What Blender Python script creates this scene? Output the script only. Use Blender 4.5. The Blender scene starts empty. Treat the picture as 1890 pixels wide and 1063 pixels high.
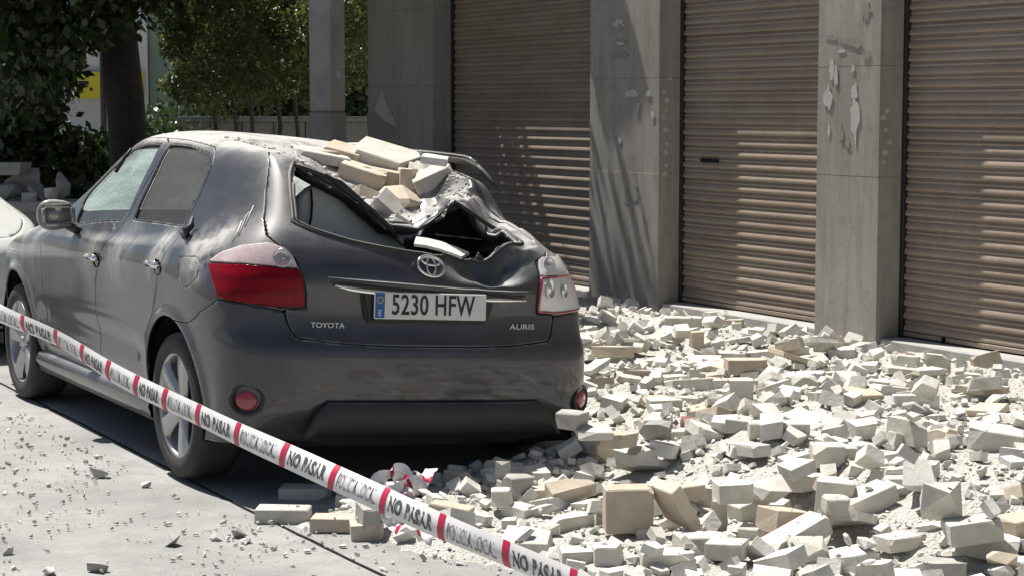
import bpy, bmesh, math, random
import numpy as np
from mathutils import Vector, Matrix, noise as mnoise

# ------------------------------------------------------------------ camera, sky, sun, exposure
scene = bpy.context.scene
CAM = np.array([-3.516, -7.815, 1.588]); YAW = math.radians(28.81); PIT = math.radians(-5.38); FPX = 3529.0
cam_data = bpy.data.cameras.new('camera'); cam = bpy.data.objects.new('camera', cam_data)
scene.collection.objects.link(cam); scene.camera = cam
cam.location = CAM; cam.rotation_euler = (math.pi/2 + PIT, 0, -YAW)
cam_data.sensor_width = 36.0; cam_data.lens = 36.0*FPX/1890.0
cam_data.clip_start = 0.05; cam_data.clip_end = 2000.0
scene.render.resolution_x = 1024; scene.render.resolution_y = 575

SUN_EL = math.radians(66.0); SUN_AZ = math.radians(-15.5)          # azimuth from +Y, clockwise
SUN_DIR = Vector((math.sin(SUN_AZ)*math.cos(SUN_EL), math.cos(SUN_AZ)*math.cos(SUN_EL), math.sin(SUN_EL)))
world = bpy.data.worlds.new('World'); scene.world = world; world.use_nodes = True
_nt = world.node_tree; _bg = _nt.nodes['Background']
_sky = _nt.nodes.new('ShaderNodeTexSky'); _sky.sky_type = 'NISHITA'; _sky.sun_disc = False
_sky.sun_elevation = SUN_EL; _sky.sun_rotation = SUN_AZ; _sky.air_density = 1.0; _sky.dust_density = 2.0; _sky.ozone_density = 1.0
_nt.links.new(_sky.outputs[0], _bg.inputs[0]); _bg.inputs[1].default_value = 0.05
_sl = bpy.data.lights.new('sun', 'SUN'); _sl.energy = 5.0; _sl.angle = math.radians(0.53); _sl.color = (1.0, 0.955, 0.89)
sun = bpy.data.objects.new('sun', _sl); scene.collection.objects.link(sun)
sun.rotation_euler = (-SUN_DIR).to_track_quat('-Z', 'Y').to_euler(); sun.location = (0, 0, 30)
scene.view_settings.view_transform = 'Standard'; scene.view_settings.look = 'None'
scene.view_settings.gamma = 1.0; scene.view_settings.exposure = 0.68
scene.render.engine = 'CYCLES'

# ------------------------------------------------------------------ pixel rays (only to find where things stand)
_f = np.array([math.sin(YAW)*math.cos(PIT), math.cos(YAW)*math.cos(PIT), math.sin(PIT)])
_r = np.array([math.cos(YAW), -math.sin(YAW), 0.0]); _u = np.cross(_r, _f)
def ray(px, py): return _f + _r*(px-945.0)/FPX - _u*(py-531.5)/FPX
def on_z(px, py, z): d = ray(px, py); return CAM + d*(z-CAM[2])/d[2]
def on_x(px, py, x): d = ray(px, py); return CAM + d*(x-CAM[0])/d[0]
def on_y(px, py, y): d = ray(px, py); return CAM + d*(y-CAM[1])/d[1]
def at_depth(px, py, Z): return CAM + ray(px, py)*Z

# ------------------------------------------------------------------ helpers
COL = scene.collection
def link(o, parent=None):
    COL.objects.link(o)
    if parent is not None: o.parent = parent
    return o
def tag(o, label=None, cat=None, group=None, kind=None):
    if label: o['label'] = label
    if cat: o['category'] = cat
    if group: o['group'] = group
    if kind: o['kind'] = kind
    return o
def empty(name, loc=(0, 0, 0), rz=0.0):
    o = bpy.data.objects.new(name, None); o.location = loc; o.rotation_euler = (0, 0, rz); o.empty_display_size = 0.1
    return link(o)
def mesh_obj(name, verts, faces, mat, parent=None, smooth=False, loc=None):
    me = bpy.data.meshes.new(name)
    me.from_pydata([tuple(map(float, v)) for v in verts], [], [tuple(map(int, f)) for f in faces])
    me.update()
    if smooth: me.polygons.foreach_set('use_smooth', [True]*len(me.polygons))
    if mat is not None: me.materials.append(mat)
    o = bpy.data.objects.new(name, me); link(o, parent)
    if loc is not None: o.location = loc
    return o
def bm_obj(name, bm, mat, parent=None, smooth=False, loc=None, rot=None):
    me = bpy.data.meshes.new(name); bm.to_mesh(me); bm.free()
    if smooth: me.polygons.foreach_set('use_smooth', [True]*len(me.polygons))
    for m in (mat if isinstance(mat, (list, tuple)) else [mat]): me.materials.append(m)
    o = bpy.data.objects.new(name, me); link(o, parent)
    if loc is not None: o.location = loc
    if rot is not None: o.rotation_euler = rot
    return o
def box_bm(x0, x1, y0, y1, z0, z1, bevel=0.0, seg=1, bm=None):
    bm2 = bmesh.new(); bmesh.ops.create_cube(bm2, size=1.0)
    for v in bm2.verts: v.co = ((x0+x1)/2+v.co.x*(x1-x0), (y0+y1)/2+v.co.y*(y1-y0), (z0+z1)/2+v.co.z*(z1-z0))
    if bevel > 0: bmesh.ops.bevel(bm2, geom=bm2.edges[:], offset=bevel, segments=seg, affect='EDGES')
    if bm is None: return bm2
    join(bm, bm2); return bm
def join(bm, bm2):
    me = bpy.data.meshes.new('tmp'); bm2.to_mesh(me); bm2.free(); bm.from_mesh(me); bpy.data.meshes.remove(me)
def tube(points, radius, n=8, closed=False, flat=None, up=None):
    """swept tube: verts, faces; flat=(a,b) gives an elliptic/flat section"""
    P = [Vector(p) for p in points]; V = []; Fc = []
    prev = None
    for i, p in enumerate(P):
        if closed: t = (P[(i+1) % len(P)] - P[i-1]).normalized()
        else: t = (P[min(i+1, len(P)-1)] - P[max(i-1, 0)]).normalized()
        ref = Vector(up) if up is not None else (prev if prev is not None else (Vector((0, 0, 1)) if abs(t.z) < .9 else Vector((1, 0, 0))))
        a = (ref - t*ref.dot(t)).normalized(); b = t.cross(a); prev = a
        r = radius[i] if isinstance(radius, (list, tuple)) else radius
        ra, rb = (r, r) if flat is None else (flat[0], flat[1])
        for k in range(n):
            th = 2*math.pi*k/n; V.append(p + a*math.cos(th)*ra + b*math.sin(th)*rb)
    m = len(P)
    for i in range(m if closed else m-1):
        for k in range(n):
            Fc.append((i*n+k, i*n+(k+1) % n, ((i+1) % m)*n+(k+1) % n, ((i+1) % m)*n+k))
    if not closed:
        Fc.append(tuple(reversed(range(n)))); Fc.append(tuple((m-1)*n+k for k in range(n)))
    return V, Fc
def tube_obj(name, pts, radius, mat, parent=None, n=8, closed=False, flat=None, up=None):
    V, Fc = tube(pts, radius, n, closed, flat, up); return mesh_obj(name, V, Fc, mat, parent, smooth=n > 4)

# ------------------------------------------------------------------ materials
def new_mat(name):
    m = bpy.data.materials.new(name); m.use_nodes = True
    nt = m.node_tree; b = nt.nodes['Principled BSDF']; return m, nt, b
def N(nt, typ, **kw):
    n = nt.nodes.new(typ)
    for k, v in kw.items(): setattr(n, k, v)
    return n
def coords(nt, scale=None, obj=False):
    tc = N(nt, 'ShaderNodeTexCoord'); out = tc.outputs['Object']
    if not obj:
        g = N(nt, 'ShaderNodeNewGeometry'); out = g.outputs['Position']
    if scale is not None:
        mp = N(nt, 'ShaderNodeMapping'); mp.inputs['Scale'].default_value = scale
        nt.links.new(out, mp.inputs['Vector']); out = mp.outputs['Vector']
    return out
def noise_tex(nt, vec, scale, detail=4, rough=0.6):
    n = N(nt, 'ShaderNodeTexNoise'); n.inputs['Scale'].default_value = scale; n.inputs['Detail'].default_value = detail
    n.inputs['Roughness'].default_value = rough; nt.links.new(vec, n.inputs['Vector']); return n.outputs['Fac']
def ramp(nt, fac, stops):
    r = N(nt, 'ShaderNodeValToRGB'); e = r.color_ramp.elements
    while len(e) < len(stops): e.new(0.5)
    for el, (p, c) in zip(e, stops):
        el.position = p; el.color = (*c, 1.0) if isinstance(c, (tuple, list)) else (c, c, c, 1.0)
    nt.links.new(fac, r.inputs['Fac']); return r.outputs['Color']
def mixc(nt, fac, a, b, mode='MIX'):
    m = N(nt, 'ShaderNodeMix'); m.data_type = 'RGBA'; m.blend_type = mode
    for s, val in ((m.inputs[0], fac), (m.inputs[6], a), (m.inputs[7], b)):
        if isinstance(val, (int, float)): s.default_value = val
        elif isinstance(val, (tuple, list)): s.default_value = (*val, 1.0)
        else: nt.links.new(val, s)
    return m.outputs[2]
def math_n(nt, op, a, b=None, clamp=False):
    m = N(nt, 'ShaderNodeMath'); m.operation = op; m.use_clamp = clamp
    for s, val in ((m.inputs[0], a), (m.inputs[1], b)):
        if val is None: continue
        if isinstance(val, (int, float)): s.default_value = val
        else: nt.links.new(val, s)
    return m.outputs[0]
def bump(nt, b, height, strength=0.3, dist=0.01):
    bp = N(nt, 'ShaderNodeBump'); bp.inputs['Strength'].default_value = strength; bp.inputs['Distance'].default_value = dist
    nt.links.new(height, bp.inputs['Height']); nt.links.new(bp.outputs['Normal'], b.inputs['Normal'])
def simple(name, col, rough=0.6, metal=0.0, coat=0.0, spec=0.5):
    m, nt, b = new_mat(name)
    b.inputs['Base Color'].default_value = (*col, 1); b.inputs['Roughness'].default_value = rough; b.inputs['Metallic'].default_value = metal
    b.inputs['Coat Weight'].default_value = coat; b.inputs['Specular IOR Level'].default_value = spec
    return m
def varied(name, c0, c1, scale=6.0, rough=0.8, metal=0.0, bumpd=0.0, bscale=40.0, per_object=0.0, detail=6):
    """two-tone noisy surface with fine relief and, if asked, a tone of its own on each object"""
    m, nt, b = new_mat(name); v = coords(nt)
    n = noise_tex(nt, v, scale, detail, 0.65)
    c = ramp(nt, n, [(0.3, c0), (0.7, c1)])
    if per_object:
        oi = N(nt, 'ShaderNodeObjectInfo')
        k = math_n(nt, 'ADD', math_n(nt, 'MULTIPLY', oi.outputs['Random'], per_object), 1.0-per_object/2)
        cb = N(nt, 'ShaderNodeCombineXYZ')
        for i in range(3): nt.links.new(k, cb.inputs[i])
        c = mixc(nt, 1.0, c, cb.outputs[0], 'MULTIPLY')
    nt.links.new(c, b.inputs['Base Color']); b.inputs['Roughness'].default_value = rough; b.inputs['Metallic'].default_value = metal
    if bumpd: bump(nt, b, noise_tex(nt, v, bscale, 5, 0.7), 0.6, bumpd)
    return m
# ------------------------------------------------------------------ material library
def dusty(name, col, rough, metal, coat, amount=0.5, dust=(0.43, 0.41, 0.375), patchy=5.0, side=0.08, spec=0.5, coat_rough=0.06, blobs=(), up_gain=1.1):
    """a clean surface with settled plaster dust: more on faces that look up, broken up by noise and smears"""
    m, nt, b = new_mat(name)
    b.inputs['Base Color'].default_value = (*col, 1); b.inputs['Roughness'].default_value = rough; b.inputs['Metallic'].default_value = metal
    b.inputs['Coat Weight'].default_value = coat; b.inputs['Coat Roughness'].default_value = coat_rough; b.inputs['Specular IOR Level'].default_value = spec
    v = coords(nt)
    g = N(nt, 'ShaderNodeNewGeometry'); sx = N(nt, 'ShaderNodeSeparateXYZ'); nt.links.new(g.outputs['Normal'], sx.inputs[0])
    upf = ramp(nt, sx.outputs['Z'], [(0.55, 0.0), (0.80, 0.35), (0.97, 1.0)])
    n1 = noise_tex(nt, v, patchy, 8, 0.72); n2 = noise_tex(nt, coords(nt, (3.0, 3.0, 9.0)), 2.2, 6, 0.7); n3 = noise_tex(nt, v, 130.0, 3, 0.7)
    base = math_n(nt, 'ADD', math_n(nt, 'MULTIPLY', upf, up_gain), side)
    f = math_n(nt, 'MULTIPLY', base, ramp(nt, n1, [(0.32, 0.25), (0.68, 1.0)]))
    f = math_n(nt, 'MULTIPLY', f, ramp(nt, n2, [(0.3, 0.5), (0.7, 1.25)]))
    f = math_n(nt, 'MULTIPLY', f, ramp(nt, n3, [(0.3, 0.75), (0.7, 1.1)]))
    f = math_n(nt, 'MULTIPLY', f, amount*1.6)
    for (c, r_, a_) in blobs:                              # thick smears where plaster came down on the car
        vm = N(nt, 'ShaderNodeVectorMath'); vm.operation = 'DISTANCE'; nt.links.new(v, vm.inputs[0]); vm.inputs[1].default_value = c
        k = ramp(nt, math_n(nt, 'DIVIDE', vm.outputs['Value'], r_), [(0.0, a_), (1.0, 0.0)])
        f = math_n(nt, 'ADD', f, math_n(nt, 'MULTIPLY', k, ramp(nt, n1, [(0.38, 0.0), (0.62, 1.0)])))
    f = math_n(nt, 'MINIMUM', f, 0.97, clamp=True)
    d = N(nt, 'ShaderNodeBsdfDiffuse'); d.inputs['Color'].default_value = (*dust, 1)
    mx = N(nt, 'ShaderNodeMixShader'); nt.links.new(f, mx.inputs[0]); nt.links.new(b.outputs[0], mx.inputs[1]); nt.links.new(d.outputs[0], mx.inputs[2])
    out = nt.nodes['Material Output']; nt.links.new(mx.outputs[0], out.inputs['Surface'])
    return m
M = {}
M['paint'] = dusty('grey_car_paint', (0.030, 0.031, 0.038), 0.38, 0.35, 0.6, 0.62, side=0.075, coat_rough=0.075, dust=(0.42, 0.415, 0.40), up_gain=1.9,
                   blobs=[((-.80, -.24, 1.00), .20, 1.7), ((-.84, .20, .96), .17, 1.3), ((-.86, .75, .90), .24, .8), ((-.86, 1.2, .89), .20, .4), ((-.35, .5, 1.50), .4, .35), ((.1, .2, 1.4), .55, .5), ((.55, -.5, 1.05), .22, .6), ((-.82, 2.35, .90), .4, .6), ((-.50, -.29, 1.38), .07, .6)])
M['white_paint'] = dusty('white_car_paint', (0.62, 0.66, 0.63), 0.4, 0.0, 1.0, 0.4)
M['black_plastic'] = dusty('black_trim_plastic', (0.012, 0.012, 0.013), 0.55, 0.0, 0.0, 0.35, side=0.03)
M['grey_plastic'] = dusty('grey_bumper_plastic', (0.022, 0.022, 0.023), 0.6, 0.0, 0.0, 0.3, side=0.05)
M['rubber'] = dusty('dusty_tyre_rubber', (0.016, 0.016, 0.017), 0.8, 0.0, 0.0, 0.3, side=0.16, patchy=9)
M['tread'] = simple('tyre_tread', (0.012, 0.012, 0.012), 0.85)
M['alloy'] = dusty('dusty_alloy_wheel', (0.42, 0.42, 0.42), 0.4, 0.85, 0.3, 0.45, side=0.25, patchy=12)
M['chrome'] = dusty('dusty_chrome', (0.75, 0.75, 0.75), 0.16, 1.0, 0.0, 0.35, side=0.12)
M['dark'] = simple('dark_cavity', (0.010, 0.010, 0.010), 0.9, spec=0.2)
M['interior'] = varied('dark_interior_fabric', (0.02, 0.02, 0.02), (0.045, 0.043, 0.04), 20, 0.95)
M['seat'] = dusty('dusty_seat_fabric', (0.62, 0.62, 0.57), 0.95, 0.0, 0.0, 0.5, side=0.12, spec=0.2)
def glass_mat(name, tint, alpha_dust=0.25, rough=0.03, dustc=(0.42, 0.41, 0.37)):
    m, nt, b = new_mat(name); out = nt.nodes['Material Output']; nt.nodes.remove(b)
    tr = N(nt, 'ShaderNodeBsdfTransparent'); tr.inputs[0].default_value = (*tint, 1)
    gl = N(nt, 'ShaderNodeBsdfGlossy'); gl.inputs['Roughness'].default_value = rough; gl.inputs[0].default_value = (0.95, 0.95, 0.95, 1)
    fr = N(nt, 'ShaderNodeFresnel'); fr.inputs['IOR'].default_value = 1.5
    m1 = N(nt, 'ShaderNodeMixShader'); nt.links.new(fr.outputs[0], m1.inputs[0]); nt.links.new(tr.outputs[0], m1.inputs[1]); nt.links.new(gl.outputs[0], m1.inputs[2])
    df = N(nt, 'ShaderNodeBsdfDiffuse'); df.inputs[0].default_value = (*dustc, 1)
    v = coords(nt); n = noise_tex(nt, v, 6.0, 7, 0.7)
    f = math_n(nt, 'MULTIPLY', ramp(nt, n, [(0.3, 0.35), (0.7, 1.0)]), alpha_dust, clamp=True)
    m2 = N(nt, 'ShaderNodeMixShader'); nt.links.new(f, m2.inputs[0]); nt.links.new(m1.outputs[0], m2.inputs[1]); nt.links.new(df.outputs[0], m2.inputs[2])
    nt.links.new(m2.outputs[0], out.inputs['Surface']); return m
M['glass'] = glass_mat('dusty_car_glass', (0.66, 0.76, 0.73), 0.10)
M['glass_rear'] = glass_mat('dusty_tinted_glass', (0.20, 0.19, 0.17), 0.72, dustc=(0.085, 0.080, 0.070))
def cracked_mat():
    m, nt, b = new_mat('cracked_windscreen'); out = nt.nodes['Material Output']; nt.nodes.remove(b)
    v = coords(nt); vo = N(nt, 'ShaderNodeTexVoronoi'); vo.feature = 'DISTANCE_TO_EDGE'; vo.inputs['Scale'].default_value = 38.0; nt.links.new(v, vo.inputs['Vector'])
    f = ramp(nt, vo.outputs['Distance'], [(0.0, 0.9), (0.035, 0.42)])
    f = math_n(nt, 'MULTIPLY', f, ramp(nt, noise_tex(nt, v, 3.0, 4), [(0.35, 0.45), (0.65, 1.0)]))
    tr = N(nt, 'ShaderNodeBsdfTransparent'); tr.inputs[0].default_value = (0.72, 0.86, 0.80, 1)
    tl = N(nt, 'ShaderNodeBsdfTranslucent'); tl.inputs[0].default_value = (0.72, 0.80, 0.76, 1)
    mx = N(nt, 'ShaderNodeMixShader'); nt.links.new(f, mx.inputs[0]); nt.links.new(tr.outputs[0], mx.inputs[1]); nt.links.new(tl.outputs[0], mx.inputs[2])
    nt.links.new(mx.outputs[0], out.inputs['Surface']); return m
M['windscreen'] = cracked_mat()
def lens(name, col, dust=0.2, coat=1.0):
    m = dusty(name, col, 0.18, 0.0, coat, dust, side=0.12, patchy=10, spec=0.35 if coat > .5 else 0.12); return m
M['red_lens'] = lens('red_lamp_lens', (0.19, 0.001, 0.007), 0.0, 0.15)
M['red_dull'] = lens('red_reflector', (0.26, 0.012, 0.03), 0.3)
M['clear_lens'] = dusty('dusty_clear_lamp', (0.36, 0.23, 0.235), 0.2, 0.0, 1.0, 1.0, side=0.42, patchy=16, dust=(0.60, 0.55, 0.55))
M['lamp_bowl'] = simple('lamp_bowl', (0.55, 0.55, 0.56), 0.22, 0.9)
M['plate_white'] = dusty('number_plate_white', (0.60, 0.60, 0.58), 0.45, 0, 0, 0.2)
M['plate_blue'] = simple('number_plate_blue', (0.012, 0.09, 0.30), 0.45)
M['ink'] = simple('black_ink', (0.012, 0.012, 0.014), 0.6)
M['badge'] = simple('badge_grey', (0.42, 0.42, 0.42), 0.35, 0.8)
M['yellow'] = simple('star_yellow', (0.7, 0.5, 0.02), 0.5)
M['brick_a'] = varied('cream_brick', (0.45, 0.423, 0.365), (0.63, 0.605, 0.54), 11, 0.92, 0, 0.007, 60, 0.22)
M['brick_c'] = varied('whitened_brick', (0.50, 0.483, 0.435), (0.68, 0.665, 0.615), 14, 0.95, 0, 0.008, 50, 0.2)
M['brick_b'] = varied('tan_brick', (0.40, 0.335, 0.255), (0.54, 0.475, 0.385), 9, 0.92, 0, 0.004, 90, 0.30)
M['mortar'] = varied('grey_mortar', (0.30, 0.29, 0.27), (0.44, 0.43, 0.40), 12, 0.95, 0, 0.006, 60, 0.35)
M['plaster'] = varied('plaster_rubble', (0.44, 0.425, 0.385), (0.62, 0.605, 0.56), 10, 0.95, 0, 0.006, 60, 0.25)
M['redbrick'] = varied('red_clay', (0.16, 0.055, 0.04), (0.25, 0.11, 0.085), 9, 0.92, 0, 0.004, 90)

def ribbed(m):
    """moulded ribs and cells inside the lamp lens"""
    nt = m.node_tree; b = nt.nodes['Principled BSDF']; w = N(nt, 'ShaderNodeTexWave'); w.inputs['Scale'].default_value = 5.0; w.bands_direction = 'Z'; w.inputs['Distortion'].default_value = 0.4
    v = coords(nt); nt.links.new(v, w.inputs['Vector']); w2 = N(nt, 'ShaderNodeTexWave'); w2.inputs['Scale'].default_value = 9.0; w2.bands_direction = 'X'; nt.links.new(v, w2.inputs['Vector'])
    h = math_n(nt, 'ADD', w.outputs['Fac'], w2.outputs['Fac']); bump(nt, b, h, 0.35, 0.004)
    c = mixc(nt, ramp(nt, w.outputs['Fac'], [(0.2, 0.0), (0.9, 0.35)]), tuple(b.inputs['Base Color'].default_value)[:3], (0.07, 0.001, 0.004)); nt.links.new(c, b.inputs['Base Color'])
ribbed(M['red_lens'])
# ------------------------------------------------------------------ car body: one spline surface, cut into panels
LEAN = 0.07
def lean(p):
    p = np.array(p, float); q = p.copy(); q[..., 2] = p[..., 2] - (p[..., 0]+0.5)*LEAN; return q
# half-car control net: NR rows (bottom to roof spine) x 17 columns (rear centre, round the left corner, to front centre); (half width, y, z)
def low_row(z, yr, w, yf, zf=None, cr=1.0, fin=0.0):
    zf = z if zf is None else zf
    k = cr
    pts = [(0, yr, z), (.30, yr+.006*k, z), (.55, yr+.026*k, z), (.715-fin, yr+.060*k, z), (.805-fin, yr+.125*k, z), (.855-fin*.6, yr+.235, z), (w, yr+.45, z),
           (w+.004, .12, z), (w, .6, z), (w-.003, 1.1, z), (w-.002, 1.6, z), (w-.002, 2.05, z), (w-.002, 2.5, z), (w-.03, 2.9, z+(zf-z)*.4),
           (w-.16, 3.2, z+(zf-z)*.8), (.42, yf-.07, zf), (0, yf, zf)]
    return pts
ROWS = [
 low_row(.20, -.60, .795, 3.36, .18), low_row(.29, -.685, .838, 3.44, .28), low_row(.41, -.728, .862, 3.48, .40),
 low_row(.53, -.742, .876, 3.49, .50), low_row(.625, -.738, .880, 3.48, .57), low_row(.675, -.706, .881, 3.465, .62), low_row(.78, -.690, .884, 3.43, .685),
]
def row(*p): ROWS.append(list(p))
row((0,-.705,.885),(.30,-.70,.885),(.55,-.675,.885),(.69,-.635,.885),(.785,-.565,.885),(.835,-.44,.89),(.868,-.23,.89),(.880,.12,.885),(.882,.6,.875),(.878,1.1,.87),(.876,1.6,.865),(.874,2.05,.86),(.862,2.5,.855),(.835,2.88,.82),(.70,3.08,.775),(.41,3.23,.79),(0,3.28,.80))
row((0,-.672,.985),(.30,-.668,.985),(.54,-.64,.985),(.665,-.60,.985),(.745,-.53,.985),(.795,-.40,.985),(.830,-.2,.98),(.852,.12,.965),(.858,.6,.945),(.858,1.1,.93),(.856,1.6,.92),(.852,2.05,.912),(.825,2.42,.905),(.775,2.70,.892),(.66,2.86,.875),(.41,2.94,.89),(0,2.97,.905))
row((0,-.615,1.065),(.29,-.612,1.065),(.52,-.588,1.065),(.625,-.55,1.065),(.69,-.48,1.065),(.735,-.355,1.06),(.772,-.17,1.045),(.800,.12,1.02),(.812,.6,.995),(.815,1.1,.98),(.812,1.6,.97),(.805,2.03,.965),(.785,2.27,.96),(.745,2.42,.955),(.64,2.50,.95),(.40,2.58,.965),(0,2.62,.98))
row((0,-.555,1.135),(.28,-.552,1.135),(.49,-.53,1.135),(.58,-.495,1.135),(.635,-.425,1.135),(.675,-.31,1.13),(.712,-.14,1.125),(.745,.12,1.115),(.762,.58,1.10),(.766,1.08,1.095),(.762,1.54,1.09),(.752,1.88,1.07),(.742,2.02,1.045),(.715,2.13,1.02),(.63,2.22,1.01),(.39,2.33,1.025),(0,2.37,1.04))
row((0,-.44,1.255),(.27,-.437,1.255),(.46,-.415,1.255),(.535,-.38,1.255),(.58,-.315,1.255),(.612,-.21,1.255),(.645,-.05,1.255),(.678,.16,1.25),(.698,.56,1.245),(.702,1.02,1.24),(.696,1.38,1.235),(.686,1.58,1.225),(.674,1.68,1.215),(.655,1.77,1.205),(.59,1.87,1.20),(.37,1.98,1.215),(0,2.02,1.225))
row((0,-.305,1.375),(.26,-.302,1.375),(.43,-.285,1.375),(.495,-.25,1.375),(.53,-.19,1.375),(.555,-.10,1.375),(.58,.04,1.378),(.606,.22,1.38),(.622,.56,1.385),(.625,.92,1.388),(.619,1.16,1.387),(.610,1.29,1.385),(.60,1.36,1.383),(.585,1.43,1.381),(.53,1.51,1.385),(.33,1.61,1.395),(0,1.65,1.402))
row((0,-.20,1.425),(.25,-.195,1.425),(.40,-.175,1.424),(.455,-.14,1.424),(.48,-.07,1.425),(.497,.02,1.428),(.512,.12,1.432),(.527,.26,1.437),(.538,.56,1.446),(.540,.86,1.450),(.535,1.06,1.451),(.527,1.17,1.451),(.518,1.23,1.451),(.503,1.29,1.452),(.45,1.35,1.456),(.28,1.43,1.464),(0,1.46,1.468))
row((0,.05,1.468),(.18,.06,1.467),(.28,.08,1.466),(.31,.11,1.467),(.325,.17,1.468),(.335,.23,1.471),(.343,.30,1.474),(.348,.40,1.478),(.352,.60,1.486),(.352,.80,1.490),(.348,.94,1.491),(.340,1.02,1.492),(.330,1.07,1.492),(.315,1.11,1.493),(.27,1.16,1.496),(.16,1.21,1.500),(0,1.23,1.501))
row(*[(0, .40+.5*k/16.0, 1.500+.01*math.sin(math.pi*min(k,16)/16)) for k in range(17)])
CTRL = np.array(ROWS, float)                      # (16,17,3)
NR, NC = CTRL.shape[0], CTRL.shape[1]
def bs_weights(s, n):
    i = np.clip(np.floor(s).astype(int), 0, n-2); f = s-i
    return i, np.stack([(1-f)**3, 3*f**3-6*f**2+4, -3*f**3+3*f**2+3*f+1, f**3], -1)/6.0
def bs_eval(P, s):
    """cubic b-spline along axis 0 of P, ends reflected"""
    n = P.shape[0]; Q = np.concatenate([2*P[:1]-P[1:2], P, 2*P[-1:]-P[-2:-1]], 0)
    i, w = bs_weights(s, n)
    sh = (-1,)+(1,)*(P.ndim-1)
    return sum(Q[i+k]*w[:, k].reshape(sh) for k in range(4))
def tighten(P, it=2, k=0.75):
    C = P.copy()
    for _ in range(it): C = C + k*(P - bs_eval(C, np.arange(P.shape[0], dtype=float)))
    return C
left = CTRL.copy(); left[..., 0] *= -1
full = np.concatenate([left[:, :0:-1], CTRL], 1)   # columns -16..16
_c = tighten(full); full_c = tighten(_c.transpose(1, 0, 2)).transpose(1, 0, 2)
def surf_grid(us, ts):
    A = bs_eval(full_c, ts)                         # (nt, 33, 3)
    return bs_eval(A.transpose(1, 0, 2), us+16.0).transpose(1, 0, 2)     # (nt, nu, 3)
def flare(P):
    """raised lips round the wheel arches and the soft crease along the doors"""
    Q = P.copy(); x, y, z = P[..., 0], P[..., 1], P[..., 2]
    for yc in (0.0, 2.6):
        d = np.hypot(y-yc, z-0.317); w = np.exp(-((d-0.365)/0.035)**2)*(np.abs(x) > .6)*np.clip((1.0-z)/.2, 0, 1)
        Q[..., 0] += np.sign(x)*0.014*w
    w = np.exp(-((z-0.47-0.02*y)/0.07)**2)*np.clip((y-.35)/.2, 0, 1)*np.clip((2.2-y)/.2, 0, 1)*(np.abs(x) > .6)
    Q[..., 0] -= np.sign(x)*0.016*w
    return Q
# --- damage: the tail of the roof is beaten down in a V, the top of the tailgate follows it
def sstep(a, b, v): t = np.clip((v-a)/(b-a), 0, 1); return t*t*(3-2*t)
VX = np.array([-0.62, -0.50, -0.40, 0.08, 0.16, 0.36, 0.44, 0.52, 0.62])
VZ_REAR = np.array([0.0, -0.005, -0.03, -0.305, -0.30, -0.165, -0.16, -0.17, -0.10])
VZ_ROOF = np.array([0.0, -0.0, -0.03, -0.27, -0.28, -0.24, -0.17, -0.05, 0.0])
def vnoise(P, sc, seed=0.0):
    s = np.empty(P.shape[0])
    for i, p in enumerate(P): s[i] = mnoise.noise(Vector((p[0]*sc+seed, p[1]*sc+seed*1.7, p[2]*sc)))
    return s
def damage(P):
    P = np.asarray(P, float); Q = P.copy(); x, y, z = P[:, 0], P[:, 1], P[:, 2]
    up = sstep(1.02, 1.36, z)
    wy_roof = sstep(0.85, 0.0, y)
    rear = sstep(-0.06, -0.22, y)
    vz = np.interp(x, VX, VZ_REAR)*rear + np.interp(x, VX, VZ_ROOF)*wy_roof*(1-rear)
    dent = up*vz
    sag = -0.055*np.exp(-((x-0.15)/.42)**2)*sstep(1.45, 0.5, y)*sstep(1.3, 1.42, z)
    Q[:, 2] += dent + sag*(1-rear)
    k = np.exp(-((x-0.12)/.30)**2)*up*rear
    Q[:, 1] += 0.05*k
    kk = np.exp(-((x-0.48)/.16)**2)*up*rear
    Q[:, 0] -= 0.03*kk
    # top right of the tailgate skin is folded in
    t = np.exp(-((x-0.30)/.20)**2)*np.exp(-((z-1.0)/.075)**2)*(y < -.4)
    Q[:, 1] += 0.065*t; Q[:, 2] -= 0.075*t
    m = np.where((t > .04) | (np.abs(dent) > .015) | ((x > .45) & (y < -.2) & (z > .95)))[0]
    if len(m):
        n1 = vnoise(P[m], 9.0, 3.1); n2 = vnoise(P[m], 20.0, 7.7); n3 = vnoise(P[m], 9.0, 11.3)
        a = np.clip(t[m]*1.5 + np.abs(dent[m])*5.0 + ((x[m] > .45) & (y[m] < -.2) & (z[m] > .95))*.45, 0, 1)
        Q[m, 2] += a*(0.008*n1+0.004*n2); Q[m, 1] += a*(0.007*n3+0.004*n2); Q[m, 0] += a*0.010*n1
        for (dx, dy, dz, fr, ph, A) in ((.8, .5, .3, 3.1, .2, .022), (-.5, .8, .3, 4.3, .65, .020), (.3, -.4, .9, 5.7, .1, .016), (.9, -.35, -.2, 7.9, .4, .010), (-.2, .9, -.5, 11.0, .8, .007)):
            w = (P[m, 0]*dx+P[m, 1]*dy+P[m, 2]*dz)*fr+ph; tr = 2*np.abs(w-np.floor(w+.5))-.5      # sharp-ridged folds
            Q[m, 2] += a*A*tr*1.9; Q[m, 1] += a*A*tr*1.6
    return Q
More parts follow.
